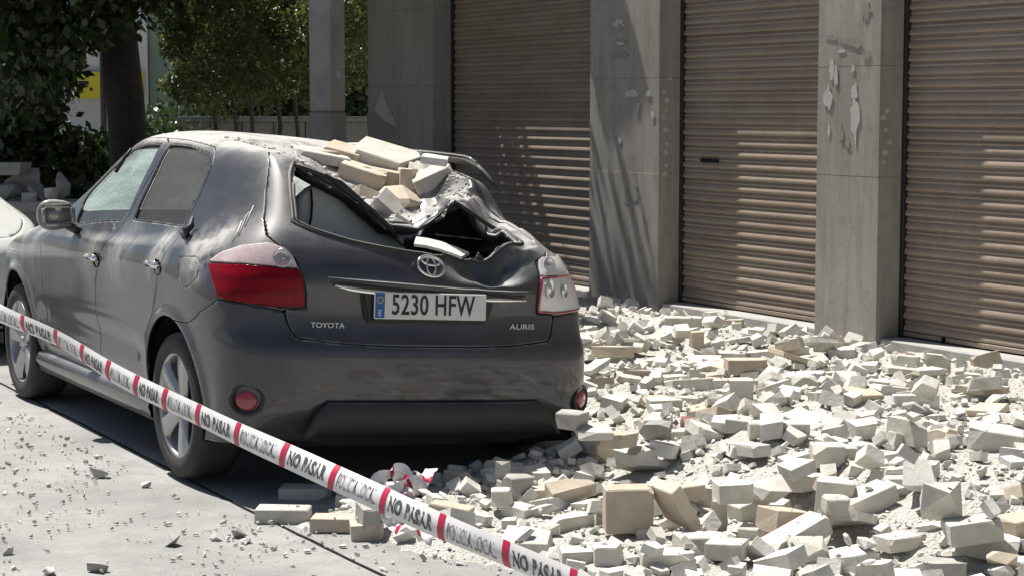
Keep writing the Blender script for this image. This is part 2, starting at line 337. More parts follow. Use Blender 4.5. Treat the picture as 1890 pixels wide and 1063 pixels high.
# --- sampling of the surface
def span_params(ctrl_along, cell):
    """ctrl_along: (n, m, 3) control points; samples between successive controls by their largest spacing"""
    L = np.linalg.norm(np.diff(ctrl_along, axis=0), axis=-1)
    out = []
    for k in range(L.shape[0]):
        m = max(2, int(math.ceil(np.percentile(L[k], 85)/cell)))
        out += list(k+np.arange(m)/m)
    return np.array(out+[float(L.shape[0])])
class PM:
    """polygon mesh with surface parameters: V positions, T (u,t) parameters"""
    def __init__(s, V, T, F): s.V, s.T, s.F = V, T, F
def cut(pm, f):
    """split along f=0: (inside f<0, outside f>=0)"""
    neg = f < 0; res = []
    Fi, Fo, mixed = [], [], []
    for fc in pm.F:
        c = 0
        for i in fc: c += neg[i]
        if c == len(fc): Fi.append(fc)
        elif c == 0: Fo.append(fc)
        else: mixed.append(fc)
    newV, newT, cache = [], [], {}; n0 = len(pm.V)
    def ev(a, b):
        k = (a, b) if a < b else (b, a)
        if k not in cache:
            t = f[a]/(f[a]-f[b]); t = min(max(t, 0.02), 0.98)
            newV.append(pm.V[a]*(1-t)+pm.V[b]*t); newT.append(pm.T[a]*(1-t)+pm.T[b]*t); cache[k] = n0+len(newV)-1
        return cache[k]
    for fc in mixed:
        a_, b_ = [], []; m = len(fc)
        for k in range(m):
            i, j = fc[k], fc[(k+1) % m]
            (a_ if neg[i] else b_).append(i)
            if neg[i] != neg[j]:
                e = ev(i, j); a_.append(e); b_.append(e)
        if len(a_) > 2: Fi.append(tuple(a_))
        if len(b_) > 2: Fo.append(tuple(b_))
    V = np.concatenate([pm.V, np.array(newV).reshape(-1, 3)]); T = np.concatenate([pm.T, np.array(newT).reshape(-1, 2)])
    def compact(F):
        if not F: return PM(np.zeros((0, 3)), np.zeros((0, 2)), [])
        ids = np.unique(np.fromiter((i for fc in F for i in fc), int)); mp = np.zeros(len(V), int); mp[ids] = np.arange(len(ids))
        return PM(V[ids], T[ids], [tuple(mp[i] for i in fc) for fc in F])
    return compact(Fi), compact(Fo)
def seg_dist(P, poly):
    """3D distance of points P to a polyline"""
    d = np.full(len(P), 1e9)
    for a, b in zip(poly[:-1], poly[1:]):
        ab = b-a; L = ab@ab
        if L < 1e-12: continue
        t = np.clip(((P-a)@ab)/L, 0, 1); d = np.minimum(d, np.linalg.norm(P-(a+t[:, None]*ab), axis=1))
    return d
def in_poly(T, poly):
    x, y = T[:, 0], T[:, 1]; ins = np.zeros(len(T), bool); n = len(poly)
    for i in range(n):
        x0, y0 = poly[i]; x1, y1 = poly[(i+1) % n]
        c = ((y0 > y) != (y1 > y)); xx = (x1-x0)*(y-y0)/np.where(y1 == y0, 1e-12, (y1-y0))+x0
        ins ^= c & (x < xx)
    return ins
def surf_pts(UT):
    UT = np.asarray(UT, float)
    i, wi = bs_weights(UT[:, 1], NR); j, wj = bs_weights(UT[:, 0]+16.0, 33)
    Q = np.concatenate([2*full_c[:1]-full_c[1:2], full_c, 2*full_c[-1:]-full_c[-2:-1]], 0); Q = np.concatenate([2*Q[:, :1]-Q[:, 1:2], Q, 2*Q[:, -1:]-Q[:, -2:-1]], 1)
    return sum(Q[i+a, j+b]*(wi[:, a]*wj[:, b])[:, None] for a in range(4) for b in range(4))
def densify(UT, n=5):
    out = []
    for a, b in zip(UT[:-1], UT[1:]):
        for k in range(n): out.append((a[0]+(b[0]-a[0])*k/n, a[1]+(b[1]-a[1])*k/n))
    out.append(tuple(UT[-1])); return out
def region_sdf(pm, UT):
    loop = list(UT)+[UT[0]]; pts = flare(surf_pts(densify(loop, 4)))
    ins = in_poly(pm.T, UT); d = np.full(len(pm.V), 0.5)
    P4 = pts.copy()
    for a, b in zip(pts[:-1], pts[1:]):
        lo = np.minimum(a, b)-.04; hi = np.maximum(a, b)+.04
        m = np.where(((pm.V > lo) & (pm.V < hi)).all(1))[0]
        if len(m): d[m] = np.minimum(d[m], seg_dist(pm.V[m], np.stack([a, b])))
    return np.where(ins, -d, d)
# --- pixel outline -> (u,t) on the left flank and tail
_us = np.linspace(-14, 5.0, 230); _ts = np.linspace(0, NR-1, 100)
_G = lean(flare(surf_grid(_us, _ts)))
_A = _G[:-1, :-1].reshape(-1, 3); _B = _G[:-1, 1:].reshape(-1, 3); _Cq = _G[1:, 1:].reshape(-1, 3); _D = _G[1:, :-1].reshape(-1, 3)
_TT, _UU = np.meshgrid(_ts[:-1], _us[:-1], indexing='ij'); _TT = _TT.ravel(); _UU = _UU.ravel(); _du = _us[1]-_us[0]; _dt = _ts[1]-_ts[0]
def cast(o, d):
    best = (1e9, None)
    for (a, b, c, kind) in ((_A, _B, _Cq, 0), (_A, _Cq, _D, 1)):
        e1, e2 = b-a, c-a; h = np.cross(d, e2); det = np.einsum('ij,ij->i', e1, h); det = np.where(np.abs(det) < 1e-12, 1e-12, det)
        s = o-a; u = np.einsum('ij,ij->i', s, h)/det; q = np.cross(s, e1); v = (q@d)/det; t = np.einsum('ij,ij->i', e2, q)/det
        ok = (u >= -1e-6) & (v >= -1e-6) & (u+v <= 1+1e-6) & (t > 0.01)
        if ok.any():
            i = np.where(ok)[0][np.argmin(t[ok])]
            if t[i] < best[0]:
                if kind == 0: fu, ft = u[i]+v[i], v[i]
                else: fu, ft = u[i], u[i]+v[i]
                best = (t[i], (_UU[i]+fu*_du, _TT[i]+ft*_dt))
    return best[1]
def px_ut(pts):
    out = []
    for p in pts:
        if len(p) == 3 and p[0] == 'ut': out.append((p[1], p[2])); continue
        if len(p) == 3: r = cast(np.array([-5.0, p[1], p[2]+0.0]), np.array([1.0, 0, 0]))      # side view ('yz', y, z)
        else: r = cast(CAM, ray(*p))
        if r is None: print('MISS', p); continue
        out.append(r)
    return out
def mirror_ut(UT): return [(-u, t) for u, t in UT]
def clean(P): return damage(P)
def panel(name, pm, mat, parent, thick=0.010, dmg=True, offset=0.0, flip=False, smooth=True):
    V = pm.V
    if offset:
        nrm = np.zeros_like(V)
        for fc in pm.F:
            n = np.cross(V[fc[1]]-V[fc[0]], V[fc[2]]-V[fc[0]]); 
            for i in fc: nrm[i] += n
        nrm /= (np.linalg.norm(nrm, axis=1)[:, None]+1e-12); V = V - nrm*offset
    V = lean(damage(V) if dmg else V)
    o = mesh_obj(name, V, pm.F, mat, parent, smooth=smooth)
    if thick:
        s = o.modifiers.new('sheet', 'SOLIDIFY'); s.thickness = thick; s.offset = -1.0; s.use_rim = True
    return o
def sub_region(pm, UT, gap=0.003):
    """inside part, outside part, dropping a gap strip"""
    f = region_sdf(pm, UT); ins, rest = cut(pm, f+gap)
    if gap > 0:
        f2 = region_sdf(rest, UT); _, rest = cut(rest, f2-gap)
    return ins, rest
def make_body(cell):
    us = span_params(full.transpose(1, 0, 2), cell)-16.0; ts = span_params(full, cell)
    G = flare(surf_grid(us, ts)); nt_, nu = len(ts), len(us)
    V = G.reshape(-1, 3); tt, uu = np.meshgrid(ts, us, indexing='ij'); T = np.stack([uu.ravel(), tt.ravel()], -1)
    idx = np.arange(nt_*nu).reshape(nt_, nu)
    Q = np.stack([idx[:-1, :-1], idx[:-1, 1:], idx[1:, 1:], idx[1:, :-1]], -1).reshape(-1, 4)
    pm = PM(V, T, [tuple(q) for q in Q.tolist()])
    for yc in (0.0, 2.6):
        d = np.hypot(pm.V[:, 1]-yc, pm.V[:, 2]-0.317)-0.362
        d = np.where(np.abs(pm.V[:, 0]) > .5, d, 1.0); _, pm = cut(pm, d)
    return pm
# ------------------------------------------------------------------ ground, pavement, building front
WX = 3.97                      # street face of the pillars
SX = 4.18                     # plane of the shutters
PV = 0.12                      # pavement height
def ground_mat():
    m, nt, b = new_mat('dusty_asphalt'); v = coords(nt)
    n1 = noise_tex(nt, v, 1.3, 8, 0.65); n2 = noise_tex(nt, v, 9.0, 6, 0.7); n3 = noise_tex(nt, v, 160.0, 3, 0.7)
    c = ramp(nt, n1, [(0.30, (0.20, 0.202, 0.197)), (0.50, (0.29, 0.292, 0.282)), (0.75, (0.42, 0.421, 0.405))])
    c = mixc(nt, ramp(nt, n2, [(0.50, 0.0), (0.74, 0.6)]), c, (0.185, 0.183, 0.176))
    c = mixc(nt, ramp(nt, n3, [(0.35, 0.35), (0.6, 0.0)]), c, (0.13, 0.13, 0.125))
    nt.links.new(c, b.inputs['Base Color']); b.inputs['Roughness'].default_value = 0.95
    h = math_n(nt, 'ADD', n3, math_n(nt, 'MULTIPLY', n2, 1.5)); bump(nt, b, h, 0.5, 0.008); return m
M['asphalt'] = ground_mat()
M['paving'] = varied('dusty_paving', (0.30, 0.29, 0.27), (0.42, 0.41, 0.38), 4, 0.95, 0, 0.004, 60)
M['kerb'] = varied('kerb_stone', (0.28, 0.275, 0.26), (0.38, 0.375, 0.36), 8, 0.9, 0, 0.004, 60, 0.15)
def cladding_mat():
    m, nt, b = new_mat('grey_cladding_stone'); v = coords(nt)
    n1 = noise_tex(nt, coords(nt, (1, 1, .35)), 2.2, 7, 0.62); n2 = noise_tex(nt, v, 14, 6, 0.7); n3 = noise_tex(nt, v, 220, 2, 0.6); n4 = noise_tex(nt, coords(nt, (6, 6, .5)), 3.0, 5, 0.6)
    c = ramp(nt, n1, [(0.28, (0.24, 0.225, 0.198)), (0.6, (0.325, 0.307, 0.275)), (0.8, (0.38, 0.362, 0.328))])
    c = mixc(nt, ramp(nt, n4, [(0.46, 0.0), (0.72, 0.6)]), c, (0.185, 0.165, 0.14))
    c = mixc(nt, ramp(nt, n2, [(0.52, 0.0), (0.72, 0.55)]), c, (0.17, 0.160, 0.145))
    c = mixc(nt, ramp(nt, n3, [(0.3, 0.25), (0.55, 0.0)]), c, (0.14, 0.135, 0.13))
    nt.links.new(c, b.inputs['Base Color']); b.inputs['Roughness'].default_value = 0.72; bump(nt, b, n2, 0.25, 0.004); return m
M['cladding'] = cladding_mat()
M['wall'] = varied('rendered_wall', (0.27, 0.26, 0.24), (0.35, 0.34, 0.315), 3, 0.9, 0, 0.003, 50)
def shutter_mat():
    m, nt, b = new_mat('brown_shutter_paint'); v = coords(nt)
    n1 = noise_tex(nt, coords(nt, (1, .35, 1)), 5.0, 7, 0.7); n2 = noise_tex(nt, coords(nt, (1, 9, 1)), 2.5, 5, 0.7); n3 = noise_tex(nt, v, 150, 2, 0.6)
    c = ramp(nt, n1, [(0.3, (0.225, 0.172, 0.132)), (0.55, (0.29, 0.23, 0.182)), (0.78, (0.335, 0.275, 0.224))])
    c = mixc(nt, ramp(nt, n2, [(0.54, 0.0), (0.75, 0.5)]), c, (0.36, 0.325, 0.28))
    c = mixc(nt, ramp(nt, n3, [(0.3, 0.3), (0.55, 0.0)]), c, (0.10, 0.08, 0.065))
    nt.links.new(c, b.inputs['Base Color']); b.inputs['Roughness'].default_value = 0.55; b.inputs['Metallic'].default_value = 0.0; bump(nt, b, n1, 0.2, 0.003); return m
M['shutter'] = shutter_mat()
M['paper'] = varied('torn_paper', (0.33, 0.325, 0.30), (0.47, 0.465, 0.435), 60, 0.8)
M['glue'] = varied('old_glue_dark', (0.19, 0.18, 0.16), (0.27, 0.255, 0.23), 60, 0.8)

# road: one sheet reaching the horizon, slightly uneven near the camera
bm = bmesh.new()
xs = sorted(set([-400, -150, -60, -25, -12] + list(np.round(np.linspace(-8, 1.16, 60), 3)) + [6, 25, 60, 150, 400])); ys = sorted(set([-400, -150, -60, -25, -12] + list(np.round(np.linspace(-8, 8, 90), 3)) + [14, 25, 60, 150, 400]))
vv = [[bm.verts.new((x, y, -0.004+0.010*mnoise.noise(Vector((x*.7, y*.7, 0)))*(1 if -8 < x < 1.1 and -8 < y < 8 else 0))) for y in ys] for x in xs]
for i in range(len(xs)-1):
    for j in range(len(ys)-1): bm.faces.new((vv[i][j], vv[i+1][j], vv[i+1][j+1], vv[i][j+1]))
tag(bm_obj('road', bm, M['asphalt'], smooth=True), kind='structure')
pave = bm_obj('pavement', box_bm(1.30, 4.30, -14, 26, -.2, PV-.003), M['paving']); tag(pave, kind='structure')
far = bm_obj('garden_ground', box_bm(4.31, 40, 8.6, 60, -.2, .06), M['paving']); tag(far, kind='structure')
kb = box_bm(-.072, .072, -.493, .493, -.2, PV, .012, 2); k0 = bm_obj('kerb_stone', kb, M['kerb'], pave, loc=(1.227, -13.5, 0))
for k in range(1, 40):
    o = k0.copy(); link(o, pave); o.location = (1.227+.002*math.sin(k*7.1), -13.5+k*1.0, .002*math.sin(k*3.3))

bld = empty('garage_building', (WX, 3.0, 0)); tag(bld, 'long building with grey stone pillars between brown garage shutters', 'building')
def W(o): o.matrix_parent_inverse = Matrix.Translation((-WX, -3.0, 0)); return o
random.seed(4)
def pillar(y0, y1, joints, x_in=WX, deep=4.5):
    p = W(bm_obj('pillar', box_bm(x_in+.022, deep, y0+.022, y1-.022, 0, 3.02), M['wall'], bld))
    zs = [.02]+[j_ for j_ in joints if j_ < 2.9]+[3.02]
    for a, b in zip(zs[:-1], zs[1:]):
        for q in range(3):
            j = random.uniform(-.0015, .0015)
            if q == 0: bmx = box_bm(x_in+j, x_in+.022+j, y0, y1, a+.0006, b-.0006, .0012, 1)
            elif q == 1: bmx = box_bm(x_in+.0225, deep, y0-j*.5, y0+.021, a+.0006, b-.0006, .0012, 1)
            else: bmx = box_bm(x_in+.0225, deep, y1-.021, y1+j*.5, a+.0006, b-.0006, .0012, 1)
            o = bm_obj('cladding_panel', bmx, M['cladding'], p)
    return p
p1 = pillar(7.23, 8.59, [1.1, 1.78, 2.46, 3.14]); p2 = pillar(3.63, 4.58, [1.12, 1.80, 2.48, 3.16]); p3 = pillar(1.22, 1.82, [1.17, 1.84, 2.50, 3.16]); p4 = pillar(-1.30, -.62, [1.17, 1.84, 2.50, 3.16])
W(bm_obj('lintel', box_bm(WX+.004, 4.9, -6, 8.58, 3.02, 4.6, .01), M['wall'], bld))
W(bm_obj('wall', box_bm(WX+.006, 5.2, -6, 8.57, 4.6, 9.0), M['wall'], bld))
W(bm_obj('wall', box_bm(4.52, 5.2, -6, 8.57, 0, 3.01), M['wall'], bld))
W(bm_obj('wall', box_bm(4.0, 4.5, -6, -1.31, 0, 3.01), M['wall'], bld))
W(bm_obj('string_course', box_bm(WX-.035, WX+.01, -6, 8.6, 4.55, 4.72, .01), M['cladding'], bld))
for k, y in enumerate((-4.2, -1.0, 2.4, 5.9)):
    w = W(bm_obj('window', box_bm(WX-.01, WX+.03, y-.65, y+.65, 5.6, 7.4, .01), M['cladding'], bld))
    g = bm_obj('pane', box_bm(WX-.016, WX-.011, y-.58, y+.58, 5.67, 7.33), M['dark'], w)
# stains, torn posters and glue dabs on the pillars
def scrap(parent, pts, mat, name, face='front', out=.003, y_face=0.0):
    """pts: pixel outline on the pillar's street face or on its side face"""
    if face == 'front': P = [on_x(a, b, WX-out) for a, b in pts]; nrm = np.array([-.002, 0, 0])
    else: P = [on_y(a, b, y_face-out) for a, b in pts]; nrm = np.array([0, -.002, 0])
    n = len(P); V = P+[p-nrm*1.2 for p in P]
    Fc = [tuple(range(n)), tuple(reversed(range(n, 2*n)))]+[(i, (i+1) % n, n+(i+1) % n, n+i) for i in range(n)]
    o = mesh_obj(name, V, Fc, mat, parent); return o
def ragged(x0, y0, x1, y1, n=14, j=.22, seed=0):
    rr = random.Random(seed); out = []
    for k in range(n):
        a = 2*math.pi*k/n; q = 1+rr.uniform(-j, j)
        out.append(((x0+x1)/2+(x1-x0)/2*q*math.cos(a), (y0+y1)/2+(y1-y0)/2*q*math.sin(a)))
    return out
sd = 0
for bx_, mt in (((1131,36,1152,52), 'paper'), ((1140,44,1149,58), 'glue'), ((1129,74,1160,86), 'glue'), ((1133,94,1162,112), 'glue'), ((1137,78,1151,83), 'paper'), ((1154,166,1176,181), 'paper'), ((1172,184,1181,214), 'glue'), ((1192,168,1200,180), 'paper'), ((1140,254,1147,266), 'paper'), ((1150,345,1180,375), 'glue'), ((1201,205,1207,220), 'paper')):
    sd += 1; scrap(p2, ragged(*bx_, seed=sd, j=.35), M[mt], 'poster_scrap', out=.004+.0006*(sd % 3))
for bx_, mt in (((1525,66,1545,76), 'glue'), ((1548,68,1566,82), 'glue'), ((1565,72,1592,88), 'glue'), ((1591,2,1606,40), 'glue'), ((1530,106,1540,150), 'paper'), ((1539,118,1546,158), 'paper'), ((1546,92,1560,99), 'paper'), ((1571,118,1577,134), 'paper'), ((1521,160,1535,200), 'paper'), ((1571,152,1583,184), 'paper'), ((1570,182,1585,262), 'paper'), ((1548,228,1556,262), 'glue'), ((1527,230,1532,254), 'paper'), ((1560,255,1568,275), 'glue'), ((1592,95,1606,112), 'glue')):
    sd += 1; scrap(p3, ragged(*bx_, seed=sd, j=.35), M[mt], 'poster_scrap', out=.004+.0006*(sd % 3))
for (a, b) in ((1237,146),(1226,170),(1231,186),(1229,205),(1226,217),(1229,240),(1231,266),(1229,282),(1228,322),(1230,306)):
    sd += 1; s_ = 3.2+.8*(sd % 3); scrap(p2, ragged(a-s_, b-s_, a+s_, b+s_, 9, .3, sd), M['paper'], 'glue_dab', 'side', .003, 3.63)
for (a, b) in ((1638,205),(1631,218),(1636,240),(1642,264),(1635,283),(1632,300)):
    sd += 1; s_ = 4.0+.8*(sd % 3); scrap(p3, ragged(a-s_, b-s_, a+s_, b+s_, 9, .3, sd), M['paper'], 'glue_dab', 'side', .003, 1.22)

# roller shutters: every slat a piece of its own, one shared mesh a shutter
PITCH = 0.0775
def slat_mesh(length):
    prof = [(0, 0), (-.0085, .002), (-.0125, .007), (-.0130, .015), (-.0105, .026), (-.0068, .036), (-.0025, .044), (-.0003, .0465), (-.0005, .0495), (-.0045, .0525), (-.0065, .058), (-.0045, .0635), (-.0005, .0665), (-.0005, .0715), (0.0015, .0775)]
    prof = [(a*1.35, b) for a, b in prof]
    V = [(a, s*length/2, b) for a, b in prof for s in (-1, 1)]
    Fc = [(2*i, 2*i+1, 2*i+3, 2*i+2) for i in range(len(prof)-1)]
    me = bpy.data.meshes.new('slat'); me.from_pydata(V, [], [f[::-1] for f in Fc]); me.materials.append(M['shutter'])
    me.polygons.foreach_set('use_smooth', [True]*len(Fc)); return me
def shutter(y0, y1, label, z0=.235):
    r = empty('roller_shutter', (SX, (y0+y1)/2, .12)); tag(r, label, 'shutter')
    me = slat_mesh(y1-y0+.06); n = int((3.02-z0)/PITCH)
    rr = random.Random(int(y0*100))
    for k in range(n):
        o = bpy.data.objects.new('slat', me); link(o, r); o.location = (rr.uniform(-.0022, .0022), 0, z0-.12+k*PITCH); o.rotation_euler = (rr.uniform(-.0013, .0013), rr.uniform(-.05, .05), 0)
    bb = box_bm(-.018, .012, -(y1-y0)/2-.02, (y1-y0)/2+.02, .085, z0-.12-.002, .004, 1)
    bm_obj('bottom_bar', bb, M['shutter'], r)
    for s in (-1, 1):
        yy = s*((y1-y0)/2-.012)
        bm_obj('guide_rail', box_bm(-.034, .05, yy-.016, yy+.016, .0, 2.89, .003), M['black_plastic'] if s > 0 else M['shutter'], r)
    return r
sh1 = shutter(4.58, 7.23, 'brown garage shutter in tree shade behind the crushed car roof')
sh2 = shutter(1.82, 3.63, 'brown garage shutter with a small black letter slot')
sh3 = shutter(-.62, 1.22, 'brown garage shutter with a small lock hole in its bottom bar')
q = on_x(1310, 297, SX-.016); bm_obj('letter_slot', box_bm(-.006, .004, -.11, .11, -.012, .012, .004), M['dark'], sh2, loc=(q[0]-SX-.002, q[1]-(1.82+3.63)/2, q[2]-.12))
q = on_x(1743, 614, SX-.018); bm_obj('lock', box_bm(-.012, .004, -.014, .014, -.016, .016, .005, 2), M['dark'], sh3, loc=(q[0]-SX-.004, q[1]-(-.62+1.22)/2, .08+.02))
for y0, y1 in ((4.58, 7.23), (1.82, 3.63), (-.62, 1.22)):
    W(bm_obj('threshold', box_bm(WX+.03, 4.3, y0+.004, y1-.004, .05, .195, .008), M['kerb'], bld))
# unseen sheet added above the view, shaped so its shadow crosses the pillar diagonally
blk = empty('shade_blocker', (WX, 5.6, 5.2)); tag(blk, 'added unseen sheet high on the facade, there to cast a diagonal shadow on the pillar', 'blocker')
V = [Vector((WX-.35, y_, z_))-Vector((WX, 5.6, 5.2)) for y_, z_ in ((6.10, 6.56), (5.0, 4.58), (5.55, 4.25), (6.15, 5.38))]
V = V+[v+Vector((.05, 0, 0)) for v in V]
mesh_obj('shade_sheet', V, [(0, 1, 2, 3), (7, 6, 5, 4), (0, 4, 5, 1), (1, 5, 6, 2), (2, 6, 7, 3), (3, 7, 4, 0)], varied('blocker_skin', (.25, .22, .17), (.34, .31, .25), 10), blk)
for y_, z_ in ((.48, 1.2), (-.45, -.55), (.3, -.2)): bm_obj('blocker_bracket', box_bm(-.34, .02, y_-.03, y_+.03, z_-.03, z_+.03, .005), M['black_plastic'], blk)
# dark joint in the road along the parking line
V = []; Fc = []
for i in range(121):
    y = -7+i*.125; x = -.82+.010*mnoise.noise(Vector((y*2.1, 0, 3)))+.004*mnoise.noise(Vector((y*9, 0, 5))); w = .006+.004*mnoise.noise(Vector((y*5, 2, 0)))
    z = -0.004+0.010*mnoise.noise(Vector((x*.7, y*.7, 0)))+.005
    V += [(x-w, y, z), (x+w, y, z)]
for i in range(120): Fc.append((2*i, 2*i+1, 2*i+3, 2*i+2))
tag(mesh_obj('road_joint', V, Fc, M['dark']), kind='structure')
# ------------------------------------------------------------------ the damaged grey hatchback
FRONT_WIN = [(140,413),(152,384),(168,354),(205,315),(243,281),(272,268),(296,268),(280,300),(262,335),(240,383),(226,404),(180,407)]
REAR_WIN = [(248,404),(259,378),(288,318),(315,268),(334,268),(352,271),(386,286),(389,303),(372,342),(344,400),(336,415),(290,409)]
LAMP_TOP = [(386,484),(410,467),(448,454),(499,449),(525,459),(539,472),(550,495),(500,491),(450,487)]
LAMP_RED = [(385,487),(450,489),(500,493),(551,498),(561,525),(563,566),(520,567),(480,562),(402,549),(393,520)]
HATCH_L = [(498,296),(492,350),(487,405),(493,436),(509,449),(530,463),(545,478),(553,496),(563,525),(565,568),(524,571),(531,597),(548,623),(631,634),(720,639)]
GLASS_L = [(541,322),(542,360),(547,408),(600,430),(650,445),(700,456),(745,464)]
def build_body(root, mats, cell, damaged=True, front=True):
    """cuts the body surface into its panels; returns dict of parts"""
    pm = make_body(cell); out = {}
    # rear window opening and tailgate
    g = px_ut(GLASS_L); h = px_ut(HATCH_L)
    tg = 12.15
    gpoly = g+[(-0.0, g[-1][1])]+mirror_ut(g[::-1])+[(1.2, tg), (-1.2, tg)]
    g0 = g[0]; gpoly = [(g0[0]+.25, tg-.05)] + g + [(0.0, g[-1][1]-.02)] + mirror_ut(g[::-1]) + [(-g0[0]-.25, tg-.05)]
    hpoly = [(h[0][0], 12.55)] + h + [(0.0, h[-1][1])] + mirror_ut(h[::-1]) + [(-h[0][0], 12.55)]
    lt, lr = px_ut(LAMP_TOP), px_ut(LAMP_RED)
    parts = []
    for s in (1, -1):
        f = (lambda q: q) if s == 1 else mirror_ut
        top, pm = sub_region(pm, f(lt), 0.0015); red, pm = sub_region(pm, f(lr), 0.0015)
        out['lamp_top', s] = top; out['lamp_red', s] = red
    rim_f = region_sdf(pm, gpoly); _tr = np.abs(((pm.V[:, 0]*9.0+.3) % 1.0)-.5)+.6*np.abs(((pm.V[:, 0]*23.0) % 1.0)-.5)
    rim_f = rim_f + np.where(((pm.V[:, 2] > 1.2) & (pm.V[:, 0] > -.42)) | (pm.V[:, 0] > .12), (_tr-.4)*.05, 0.0)
    hole, pm = cut(pm, rim_f); out['rear_glass'] = hole
    hatch, pm = sub_region(pm, hpoly, 0.0035); out['tailgate'] = hatch
    # bumper
    seam = px_ut([(344,596),(370,575),(397,557),(402,552),(440,559),(480,566),(524,574)])
    bpoly = [(seam[0][0]-.35, -1.0), (seam[0][0]-.35, seam[0][1])] + seam + h[-4:] + [(0.0, h[-1][1])]
    bpoly = bpoly + mirror_ut(bpoly[:-1][::-1])
    bumper, pm = sub_region(pm, bpoly, 0.0025); out['bumper'] = bumper
    # doors and their windows
    fd = px_ut([(124,411),(150,366),(168,337),(205,301),(243,267),(272,256),(309,255),(311,262),(285,312),(238,398),(205,440),(183,480),(176,520),('yz',1.12,.62),('yz',1.12,.36),('yz',2.03,.36),('yz',2.06,.62),('yz',2.05,.80),('yz',2.10,.93)])
    rd = px_ut([(311,255),(352,259),(396,271),(398,281),(393,304),(347,404),(320,450),(294,500),(284,560),('yz',.375,.45),('yz',.40,.36),('yz',1.12,.36),('yz',1.12,.62),(176,520),(183,480),(205,440),(238,398),(285,312),(311,262)])
    fw, rw = px_ut(FRONT_WIN), px_ut(REAR_WIN)
    for s in (1, -1):
        f = (lambda q: q) if s == 1 else mirror_ut
        door, pm = sub_region(pm, f(rd), 0.0028)
        w, door = sub_region(door, f(rw), 0.0); fr = region_sdf(door, f(rw)); trim, door = cut(door, fr-0.011)
        out['rear_door', s], out['rear_win', s], out['rear_trim', s] = door, w, trim
        door, pm = sub_region(pm, f(fd), 0.0028)
        w, door = sub_region(door, f(fw), 0.0); fr = region_sdf(door, f(fw)); trim, door = cut(door, fr-0.012)
        out['front_door', s], out['front_win', s], out['front_trim', s] = door, w, trim
    # fuel flap on the left flank
    ff = px_ut([(332,474),(362,474),(369,490),(364,512),(350,528),(337,530),(329,512)])
    flap, pm = sub_region(pm, ff, 0.002); out['fuel_flap'] = flap
    # windscreen, bonnet
    ws = [(-16.2, 10.15), (-14.2, 10.15), (-13.35, 10.3), (-13.25, 11.0), (-13.35, 11.85), (-14.2, 12.05), (-16.2, 12.05)]
    for s in (1, -1):
        f = (lambda q: q) if s == 1 else mirror_ut
        w, pm = sub_region(pm, f(ws), 0.0); out['windscreen', s] = w
        hd = [(-16.2, 6.55), (-14.4, 6.75), (-13.4, 7.6), (-13.2, 9.0), (-13.6, 9.85), (-16.2, 9.9)]
        w, pm = sub_region(pm, f(hd), 0.003); out['bonnet', s] = w
    out['shell'] = pm
    return out
def merge(a, b):
    n = len(a.V); return PM(np.concatenate([a.V, b.V]), np.concatenate([a.T, b.T]), a.F+[tuple(i+n for i in f) for f in b.F])
def lathe_x(profile, n=40):
    """profile of (radius, x); closed round the x axis"""
    V, Fc = [], []
    for r, x in profile:
        for k in range(n): a = 2*math.pi*k/n; V.append((x, r*math.cos(a), r*math.sin(a)))
    for i in range(len(profile)-1):
        for k in range(n): Fc.append((i*n+k, i*n+(k+1) % n, (i+1)*n+(k+1) % n, (i+1)*n+k))
    return V, Fc
